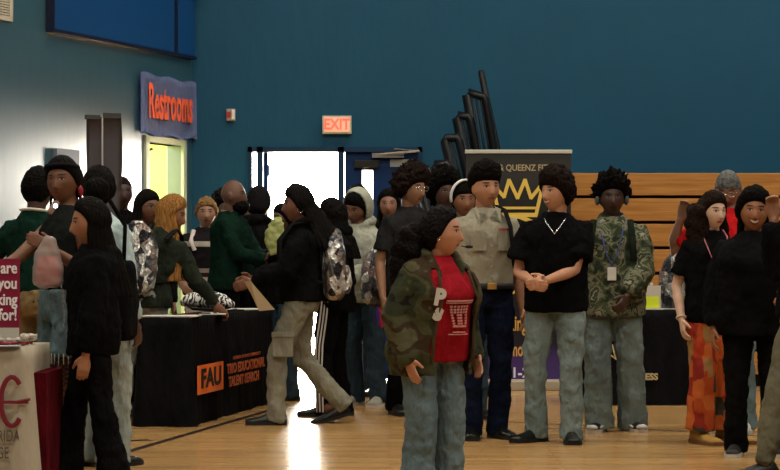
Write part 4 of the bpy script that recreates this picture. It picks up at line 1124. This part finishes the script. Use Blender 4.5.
hood_m = fabric('pale grey fleece', (.36,.37,.31), (.29,.30,.25), 6, .95, .5)
p = Person('boy in a pale grey hoodie with the hood up, looking down left', 364, 405, 188, -45, sk('brown skin k', (.16,.072,.042)), wd=1.05, yaw=14, pitch=20, roll=8, lean=6, ht=.035,
    L=((.14,-.34,1.02),(.8,.4,-.8),(0,0,1)), Rt=((-.20,-.22,.98),(-.8,.4,-.8),(0,0,1)), feet=((.15,.02,30,0),(-.10,.0,10,0)))
p.top('hoodie', hood_m, 'long', .84, .05, .03, .9, hood='down', lab='pale grey zip hoodie'); p.hood_up(hood_m); p.pants(denim_d, 'straight'); p.shoes(plain('grey suede', (.32,.31,.27), .8), white_sole, 1.2)
p.hair(curl_h, .018, .1, front=.05)
bm = bmesh.new(); S = p.sh['L']; E = p.el['L']; tube(bm, [S.lerp(E,.35)+V((.03,-.058,0)), S.lerp(E,.8)+V((.03,-.062,0))], [(.012,.012)]*2, 6); p.child('sleeve_stripe', bm, jet)
sb = empty('backpack', pt(378,302,17.65)-V((0,0,0)), R(-140), 'silver backpack hanging low beside the pale grey hoodie', 'backpack', 'backpacks in the crowd')
bag(sb, foil('shiny silver fabric c', (.7,.69,.64), 18), .30, .42, .15)
bm = bmesh.new(); tube(bm, [(0,.0,.02),(.02,.05,-.08),(.01,.06,-.2)], [(.01,.004),(.016,.005),(.02,.004)], 6); o = link('ribbon', bm, plain('hot pink ribbon', (.6,.02,.12), .5), sb, True); o['label'] = 'hot pink ribbon hanging from the backpack'
bm = bmesh.new(); tube(bm, [(.02,.0,.02),(.05,.05,-.08),(.05,.06,-.17)], [(.01,.004),(.014,.005),(.016,.004)], 6); o = link('ribbon', bm, plain('violet ribbon', (.06,.03,.3), .5), sb, True); o['label'] = 'violet ribbon hanging from the backpack'
bm = bmesh.new(); tube(bm, [(-.10,-.08,.36),(-.14,-.1,.55),(-.06,-.09,.62)], [(.006,.02)]*3, 6); link('strap', bm, jet, sb, True)

p = Person('young man with big dark curls and glasses in a black T-shirt', 411, 414, 164, 22, sk('light brown skin l', (.33,.17,.10)), ht=.055, yaw=28, pitch=4, sw=.98)
p.top('t_shirt', fabric('charcoal jersey', (.022,.022,.024), (.013,.013,.014)), 'short', .84, .028); p.pants(jet); p.shoes(black_shoe)
p.hair(hairmat('dark brown curls', (.018,.011,.009), .7, 'c'), .052, .22, front=.05, sidez=-.035, back=-.06, puff=.25)
p.glasses(plain('silver', (.8,.75,.7), .25, .9))
bm = bmesh.new(); 
for i, w in enumerate((.05,.07,.03)):
    box(bm, (-w,-.006,-.002), (w,.006,.003), p.chest(.02, 1.33-.022*i, .03))
p.child('shirt_print', bm, plain('white print', (.75,.72,.78), .5), False)
p = Person('person with a dark afro behind the girl in the white headscarf', 444, 404, 170, 20, sk('deep brown skin m', (.07,.03,.02)), ht=.05, vox=.01)
p.top('shirt', jet, 'long'); p.pants(jet); p.shoes(black_shoe); p.hair(curl_h, .055, .22, puff=.2)
p = Person('girl with a white band round her hair behind the uniformed boy', 463, 418, 180, 18, sk('tan skin n', (.27,.125,.075)), sw=.9, yaw=-6, pitch=6)
p.top('hoodie', fabric('grey fleece', (.12,.12,.12)), 'long', hood='down'); p.pants(denim_d); p.shoes(black_shoe); p.hair(black_h, .022, .05, front=.045)
bm = bmesh.new(); pts = [p.Hm @ V((.105*math.sin(t), -.045, .02+.122*math.cos(t))) for t in [R(-105+i*15) for i in range(15)]]
tube(bm, pts, [(.02,.008)]*15, 8, side=(0,1,0)); p.child('headscarf', bm, plain('white scarf cloth', (.62,.62,.62), .8))

# --- centre: woman in the camouflage jacket
csk = sk('warm beige skin', (.47,.225,.135), lip=(.28,.07,.06))
p = Person('woman in green camouflage jacket and red T-shirt, centre foreground', 431, 502, 198, 40, csk, sw=.94, wd=1.16, bel=.08, bust=.05, hips=1.12, yaw=40, pitch=-2, hs=1.18, vox=.0065, ht=.065, curl=.25, lean=7,
    L=((.24,-.12,.88),(.7,1,-.2),(0,-1,0)), Rt=((-.27,-.10,.87),(-.9,.9,-.2),(0,-1,0)))
red = fabric('red cotton jersey', (.33,.012,.022), (.25,.008,.015), 4, .85, .5)
p.top('t_shirt', red, 'none', .84, .036, disp=((.014,.10),), straight=.9, lab='red T-shirt with pale printed design'); p.pants(fabric('faded blue denim', (.16,.22,.245), (.10,.15,.175), 4, .9, .8), 'wide', z1=.97, o=.008); p.shoes(black_shoe)
cam = camo('woodland camouflage cloth', [(.012,.014,.010),(.030,.034,.018),(.055,.058,.028),(.040,.026,.015),(.075,.072,.038)], 5)
bm = bmesh.new(); p.torso(bm, .76, 1.455, .070, .95, 34, arc=(R(42),R(30)))
for q, sg in (('L',1), ('R',-1)):
    S, E, W = p.sh[q], p.el[q], p.wr[q]; i = p.bend((sg*.11,.01,1.39))
    tube(bm, [i, S, S.lerp(E,.5), E, E.lerp(W,.5), E.lerp(W,1.0), E.lerp(W,1.14)], [.075,.088,.09,.086,.08,.068,.05], 16, (1,0))
a = [p.bend(q) for q in ((.085,-.16,1.28),(.09,-.12,1.40),(.095,-.03,1.475),(.08,.08,1.50),(0,.125,1.48),(-.08,.08,1.50),(-.095,-.03,1.475),(-.09,-.12,1.40),(-.085,-.16,1.28))]
tube(bm, a, [.014,.02,.034,.042,.05,.042,.034,.02,.014], 10)
jk = sculpt('jacket', bm, cam, p.root, p.k, .0105, 3, ((.03,.16),(.008,.05))); jk['label'] = 'open woodland camouflage jacket with brown lining'
lin = fabric('olive brown lining', (.075,.055,.030), (.055,.04,.022))
bm = bmesh.new()
for sg in (1,-1):
    pts = []
    for z in (1.40,1.25,1.1,.98,.84):
        rx, ry, yo = p.rows(z if z > 1.1 else 1.2); f = (z-.80)/.655; an = R(42)+(R(30)-R(42))*f; th = -math.pi/2+sg*(an-.05)
        pts.append(p.bend(((rx+.068)*math.copysign(abs(math.cos(th))**.85,math.cos(th)), (ry+.072)*math.sin(th)+yo, z)))
    tube(bm, pts, [(.010,.008)]*5, 8, side=(1,-.3,0))
p.child('jacket_lining', bm, lin)
bm = bmesh.new(); tube(bm, [p.bend((0,0,.815)), p.bend((0,0,.855))], [(.01,.01)]*2, 6); bm.free()
pw = plain('pale pink print', (.55,.25,.24), .7)
bm = bmesh.new()
for z, w, hh in ((1.235,.095,.004),(1.222,.095,.003),(1.035,.045,.003),(1.02,.07,.003)):
    for i in range(9): x = .01-w+2*w*i/8; box(bm, (-w/8.5,-hh,-.003), (w/8.5,hh,.003), p.chest(x, z, .047))
for i in range(6):
    for j in range(8):
        x = .01+(i-2.5)*(.026-.0012*j); z = 1.20-.018*j
        if (j < 3) or i in (0,2,3,5) or j == 7: box(bm, (-.008,-.0055,-.003), (.008,.0055,.003), p.chest(x, z, .047))
p.child('shirt_print', bm, pw, False)
# white letters on the jacket's side
Mx = p.chest(-.165, 1.255, .085)
text('jacket_lettering', 'P', .13, Matrix.Scale(p.k,4) @ Mx @ Matrix.Rotation(R(-6),4,'Z'), plain('off white flock', (.55,.54,.5), .8), p.root, sx=.9, bold=.008)
text('jacket_lettering', 's', .14, Matrix.Scale(p.k,4) @ p.chest(-.15, 1.165, .085) @ Matrix.Rotation(R(-16),4,'Z'), plain('off white flock', (.55,.54,.5), .8), p.root, sx=.9, bold=.008)
bm = bmesh.new(); tube(bm, [p.bend((-.045,-(p.rows(1.2)[1]+.075),1.43-.0)), p.bend((-.05,-(p.rows(1.2)[1]+.07),1.30))], [.003,.003], 5); bm.free()
p.hair(hairmat('black wavy hair', (.010,.008,.008), .5, 'c'), .024, .10, front=.078, sidez=-.008, back=-.09, vox=.0075,
    extra=lambda bm: (blob(bm, (.0,.13,.015), (.05,.06,.05), p.Hm, 20, .1), blob(bm, (.005,.17,-.06), (.085,.09,.12), p.Hm, 40, .35, 16), blob(bm, (.01,.185,-.18), (.08,.09,.14), p.Hm, 40, .4, 16)))
bm = bmesh.new(); blob(bm, (-.087,.004,-.036), (.005,.005,.005), p.Hm, 8); blob(bm, (.087,.004,-.036), (.005,.005,.005), p.Hm, 8); p.child('earring', bm, plain('silver', (.8,.75,.7), .25, .9))
mic = empty('headset_microphone', p.world(p.Hm @ V((0,-.115,-.072))), R(82), 'small black microphone in front of the centre woman\'s lips', 'microphone')
bm = bmesh.new(); blob(bm, (0,-.018,0), (.009,.022,.008), None, 12); link('foam_tip', bm, plain('black foam', (.01,.01,.01), .9), mic, True)
bm = bmesh.new(); tube(bm, [(0,0,0),(.012,.02,.004)], [.003,.003], 6); link('boom', bm, plain('black foam', (.01,.01,.01), .9), mic)

# --- uniformed boy
p = Person('boy in grey uniform shirt and navy trousers beside the crown banner', 485, 438, 162, 14, sk('olive tan skin', (.44,.215,.125)), yaw=8, ht=.045, sw=1.0, wd=.98, vox=.007,
    feet=((.09,.02,10,0),(-.10,-.02,-14,0)))
shirt = fabric('grey uniform cotton', (.31,.29,.225), (.26,.245,.19), 5, .85, .4)
p.top('uniform_shirt', shirt, 'short', .985, .026, .022, .6); p.pants(fabric('navy wool', (.007,.011,.028), (.005,.008,.02)), 'straight', z1=1.03, o=.018); p.shoes(plain('polished black leather', (.008,.008,.008), .12))
bm = bmesh.new()
for sg in (1,-1):
    q0 = [p.bend(v) for v in ((sg*.006,-.100,1.425),(sg*.07,-.125,1.39),(sg*.09,-.05,1.478),(sg*.062,.0,1.50),(sg*.055,-.06,1.475))]
    f = bm.faces.new([bm.verts.new(v) for v in q0]); bmesh.ops.solidify(bm, geom=[f], thickness=.007)
p.child('collar', bm, shirt, False)
bm = bmesh.new()
for i in range(6): blob(bm, (0,0,.002), (.006,.006,.003), p.chest(0, 1.37-.065*i, .038), 8)
p.child('button', bm, plain('pearl button', (.35,.33,.28), .4))
bm = bmesh.new()
for sg in (1,-1): box(bm, (-.05,-.055,-.001), (.05,.055,.004), p.chest(sg*.085, 1.265, .040)); box(bm, (-.052,-.006,-.0), (.052,.02,.008), p.chest(sg*.085, 1.305, .040))
p.child('pocket', bm, shirt, False)
bm = bmesh.new()
for i in range(3): box(bm, (-.012,-.008,0), (.012,.008,.006), p.chest(.06+.026*i, 1.345, .042))
p.child('ribbon_bar', bm, plain('red gold ribbon', (.35,.07,.04), .5), False)
bm = bmesh.new(); tube(bm, [p.bend((0,0,.965)), p.bend((0,0,1.0))], [(.197,.147),(.193,.143)], 28, (0,0), side=(1,0,0)); b_ = p.child('belt', bm, plain('black web belt', (.012,.012,.015), .6))
bm = bmesh.new(); box(bm, p.bend((-.03,-.165,.962)), p.bend((.03,-.145,1.003)), bev=.004)
for v in bm.verts: v.co *= p.k
o = link('buckle', bm, gold_m, b_); o['label'] = 'brass buckle'
p.hair(curl_h, .030, .18, front=.045, sidez=.035, back=-.03, puff=.9)
backpack(p, fabric('black nylon', (.010,.010,.011)), 'black backpack on the back of the uniformed boy, strap over one shoulder', .28, .40, .13, straps=(1,))

# --- boy in black T-shirt
p = Person('boy in plain black T-shirt and washed jeans with clasped hands', 556, 442, 166, -8, sk('light beige skin', (.50,.25,.15), smile=1, teeth=True), yaw=-42, ht=.045, sw=1.05, wd=1.04, vox=.0065,
    Rt=((-.13,-.26,1.035),(-.45,.3,-1),(0,0,1)), L=((-.045,-.29,1.045),(.45,.3,-1),(0,0,1)), feet=((.10,-.04,8,0),(-.13,.03,-38,0)), curl=.8)
p.top('t_shirt', jet, 'short', .84, .028, .03, .9, lab='plain black T-shirt'); p.pants(denim_g, 'straight', o=.022, lab='washed grey jeans'); p.shoes(black_shoe)
p.hair(brown_h, .036, .14, front=.040, sidez=-.03, back=-.085, puff=.5); p.necklace(plain('silver chain', (.65,.65,.7), .25, .9), 1.33)

# --- camo hoodie boy
leaf = camo('leafy camouflage fleece', [(.022,.030,.018),(.055,.065,.035),(.15,.15,.10),(.035,.045,.026),(.24,.23,.17)], 11, 2)
p = Person('boy in leafy camouflage hoodie wearing a badge on a lanyard', 612, 431, 173, -6, sk('dark brown skin o', (.055,.026,.018)), yaw=6, ht=.05, sw=1.06, wd=1.06, vox=.007,
    L=((.10,-.27,.93),(.9,.4,-.5),(0,0,1)), Rt=((-.25,-.10,.86),None,(0,-1,0)), feet=((.14,.05,20,0),(-.09,-.03,-14,0)), curl=.8)
p.top('hoodie', leaf, 'long', .80, .05, .032, .95, hood='collar', lab='green and tan leafy camouflage hoodie'); p.pants(denim_g, 'wide'); p.shoes(black_shoe, white_sole, 1.05)
bm = bmesh.new()
for q, f in zip('LR', p.feet):
    Mx = Matrix.Translation((p.ank[q].x, p.ank[q].y, 0)) @ Matrix.Rotation(R(f[2]),4,'Z')
    for sg in (1,-1): tube(bm, [Mx @ V((sg*.050,.02,.035)), Mx @ V((sg*.050,-.06,.05)), Mx @ V((sg*.046,-.13,.035))], [.008,.010,.008], 6)
    blob(bm, (0,-.19,.038), (.042,.03,.02), Mx, 12)
p.child('shoe_stripe', bm, plain('white leather', (.5,.5,.48)))
p.hair(curl_h, .045, .35, front=.06, sidez=-.0, back=-.05, puff=.35)
bm = bmesh.new()
for sg in (1,-1): blob(bm, (sg*.095,.01,-.008), (.018,.033,.038), p.Hm, 16)
tube(bm, [p.Hm @ V((.10*math.sin(t), .03, .14*math.cos(t)-.0)) for t in [R(-92+i*23) for i in range(9)]], [.009]*9, 6)
o1 = p.child('headphones', bm, plain('grey plastic', (.07,.09,.095), .4))
p.lanyard(plain('blue lanyard', (.05,.07,.25), .6), 1.14, plain('white card', (.6,.58,.52), .5), .06)
bm = bmesh.new()
for sg in (1,-1): tube(bm, [p.bend((sg*.125,-.1,1.46)), p.bend((sg*.14,-(p.rows(1.3)[1]+.055),1.34)), p.bend((sg*.15,-(p.rows(1.3)[1]+.055),1.18))], [(.022,.007)]*3, 8, side=(1,0,0))
p.child('bag_strap', bm, fabric('dark green webbing', (.012,.018,.012)))

# --- right group
p = Person('bald man in a red shirt raising an arm behind the curly-haired girl', 729, 432, 170, -25, sk('mid brown skin p', (.24,.13,.095)), ht=0, wd=1.05, yaw=10, pitch=28,
    Rt=((-.30,-.1,1.42),(-.7,.3,-1),(1,0,0)))
p.top('t_shirt', fabric('bright red cotton', (.5,.012,.015)), 'short', .84, .03); p.pants(denim); p.shoes(plain('white leather', (.5,.5,.48)), white_sole)
p.hair(hairmat('grey stubble', (.16,.165,.16), .8, 'c'), .006, .0, front=.035, name='grey_stubble')
p.glasses(plain('silver', (.8,.75,.7), .25, .9))
p = Person('girl with big dark curls in black T-shirt and patchwork orange trousers', 712, 443, 190, 8, sk('pale beige skin', (.62,.40,.29), lip=(.42,.10,.10)), sw=.94, wd=1.03, yaw=20, pitch=2, ht=.03, vox=.0065,
    Rt=((-.235,-.06,.86),(-.5,1,-.2),(0,-1,0)), feet=((.12,.03,26,0),(-.09,-.02,14,0)))
p.top('t_shirt', jet, 'short', .84, .03, .01, .9); p.pants(patchwork('orange patchwork cloth'), 'wide', disp=((.03,.09),), short=.075, lab='orange, red and grey patchwork trousers')
tan = fabric('tan nubuck', (.40,.235,.07), (.33,.19,.055), 8, .8, .2)
p.shoes(tan, plain('brown rubber', (.16,.08,.03), .6), 1.35, .06)
p.hair(hairmat('dark wavy hair', (.020,.011,.008), .6, 'c'), .026, .15, front=.062, sidez=-.03, extra=lambda bm: (p.curtain(bm, .34, .10, .05, 62, amp=.14, back=.04, thick=.05), blob(bm, (-.09,.05,-.06), (.07,.09,.14), p.Hm, 30, .4, 16), blob(bm, (-.08,.05,-.17), (.07,.08,.10), p.Hm, 30, .4, 16)))
p.lanyard(plain('pink lanyard', (.5,.16,.2), .6), 1.18, plain('lime card', (.3,.4,.08), .5), .045)
bm = bmesh.new(); rx = .031; W = p.wr['R'].lerp(p.el['R'], .08)
d = (p.wr['R']-p.el['R']).normalized(); u = d.orthogonal().normalized(); w_ = d.cross(u)
tube(bm, [W+u*rx*math.cos(t)+w_*rx*math.sin(t) for t in [i*math.pi/8 for i in range(17)]], [.008]*17, 6); p.child('bracelet', bm, plain('cream beads', (.6,.5,.36), .5))
for i in range(9):
    bm = bmesh.new(); blob(bm, (0,0,.004), (.012,.016,.006), p.chest(.055-.002*i, 1.30-.045*i, .045), 8)
    o = p.child('pin_badge', bm, (plain('lime card', (.3,.4,.08)), plain('grey print', (.2,.2,.19)), plain('white print', (.75,.72,.78)))[i%3])
p = Person('smiling girl in black hoodie with short black hair', 754, 455, 188, -4, sk('brown skin q', (.28,.115,.055), smile=1.6, teeth=True), wd=1.25, bel=.07, bust=.05, hips=1.1, yaw=0, roll=4, hs=1.16, vox=.0065,
    feet=((.12,.04,10,0),(-.12,0,-12,0)), L=((.2,-.25,1.05),(.8,.3,-.8),(0,0,1)))
p.top('hoodie', jet, 'long', .80, .05, .03, .95); p.pants(jet2, 'straight'); p.shoes(plain('black mesh', (.015,.015,.016), .6), white_sole)
p.hair(curl_h, .030, .1, front=.058, sidez=-.04, back=-.1, puff=.2, extra=lambda bm: p.curtain(bm, .15, .10, .01, 72, amp=.05))
p = Person('person in black sweatshirt and olive grey joggers at the right edge, hand raised', 816, 478, 164, -50, sk('mid brown skin r', (.26,.12,.07)), wd=1.1, yaw=20, 
    Rt=((-.12,-.22,1.45),(.1,-.1,-1),(0,0,1)), feet=((.10,-.18,8,0),(-.12,-.30,-30,0)), curl=.9, hips=1.05)
p.top('sweatshirt', jet, 'long', .90, .05, .035, .95); p.pants(fabric('olive grey fleece', (.135,.128,.088), (.11,.104,.07), 4), 'jogger', o=.03, lab='olive grey joggers with cuffs'); p.shoes(black_shoe, plain('black rubber', (.01,.01,.01)))
p.hair(curl_h, .02, .1)

# ================================================================== LIGHT AND CAMERA
w = bpy.data.worlds.new('sky'); sc.world = w; w.use_nodes = True
bg_ = w.node_tree.nodes['Background']; bg_.inputs[0].default_value = (1.0,.93,.80,1); bg_.inputs[1].default_value = 62.0
def area(name, loc, rot, sx, sy, power, c, portal=False):
    l = bpy.data.lights.new(name, 'AREA'); l.shape = 'RECTANGLE'; l.size = sx; l.size_y = sy; l.energy = power; l.color = c
    o = bpy.data.objects.new(name, l); col.objects.link(o); o.location = loc; o.rotation_euler = rot
    if portal: l.cycles.is_portal = True
    return o
area('doorway_portal', (X(301),WY+.21,1.17), (R(-90),0,0), 1.0, 2.3, 1, (1,1,1), True)
for x in (-4.5,-.5,3.5,7):
    for y in (3,8.5,14,19):
        area('gym_lamp', (x,y,8.7), (0,0,0), 1.2, .6, 150, (1.0,.90,.74))
area('corridor_lamp', (LW @ V(((D0+D1)/2,DH+.25,-.8))), (0,0,0), .5, .5, 60, (1,.98,.8))
cam = bpy.data.cameras.new('camera'); co = bpy.data.objects.new('camera', cam); col.objects.link(co)
co.location = (0,0,HC); co.rotation_euler = (R(90),0,0); cam.sensor_width = 36; cam.lens = F*36/780; cam.shift_y = (HZ-235)/780
cam.clip_end = 200
sc.camera = co
sc.view_settings.view_transform = 'Standard'; sc.view_settings.look = 'None'; sc.view_settings.gamma = 1; sc.view_settings.use_curve_mapping = False
sc.view_settings.exposure = 0.05
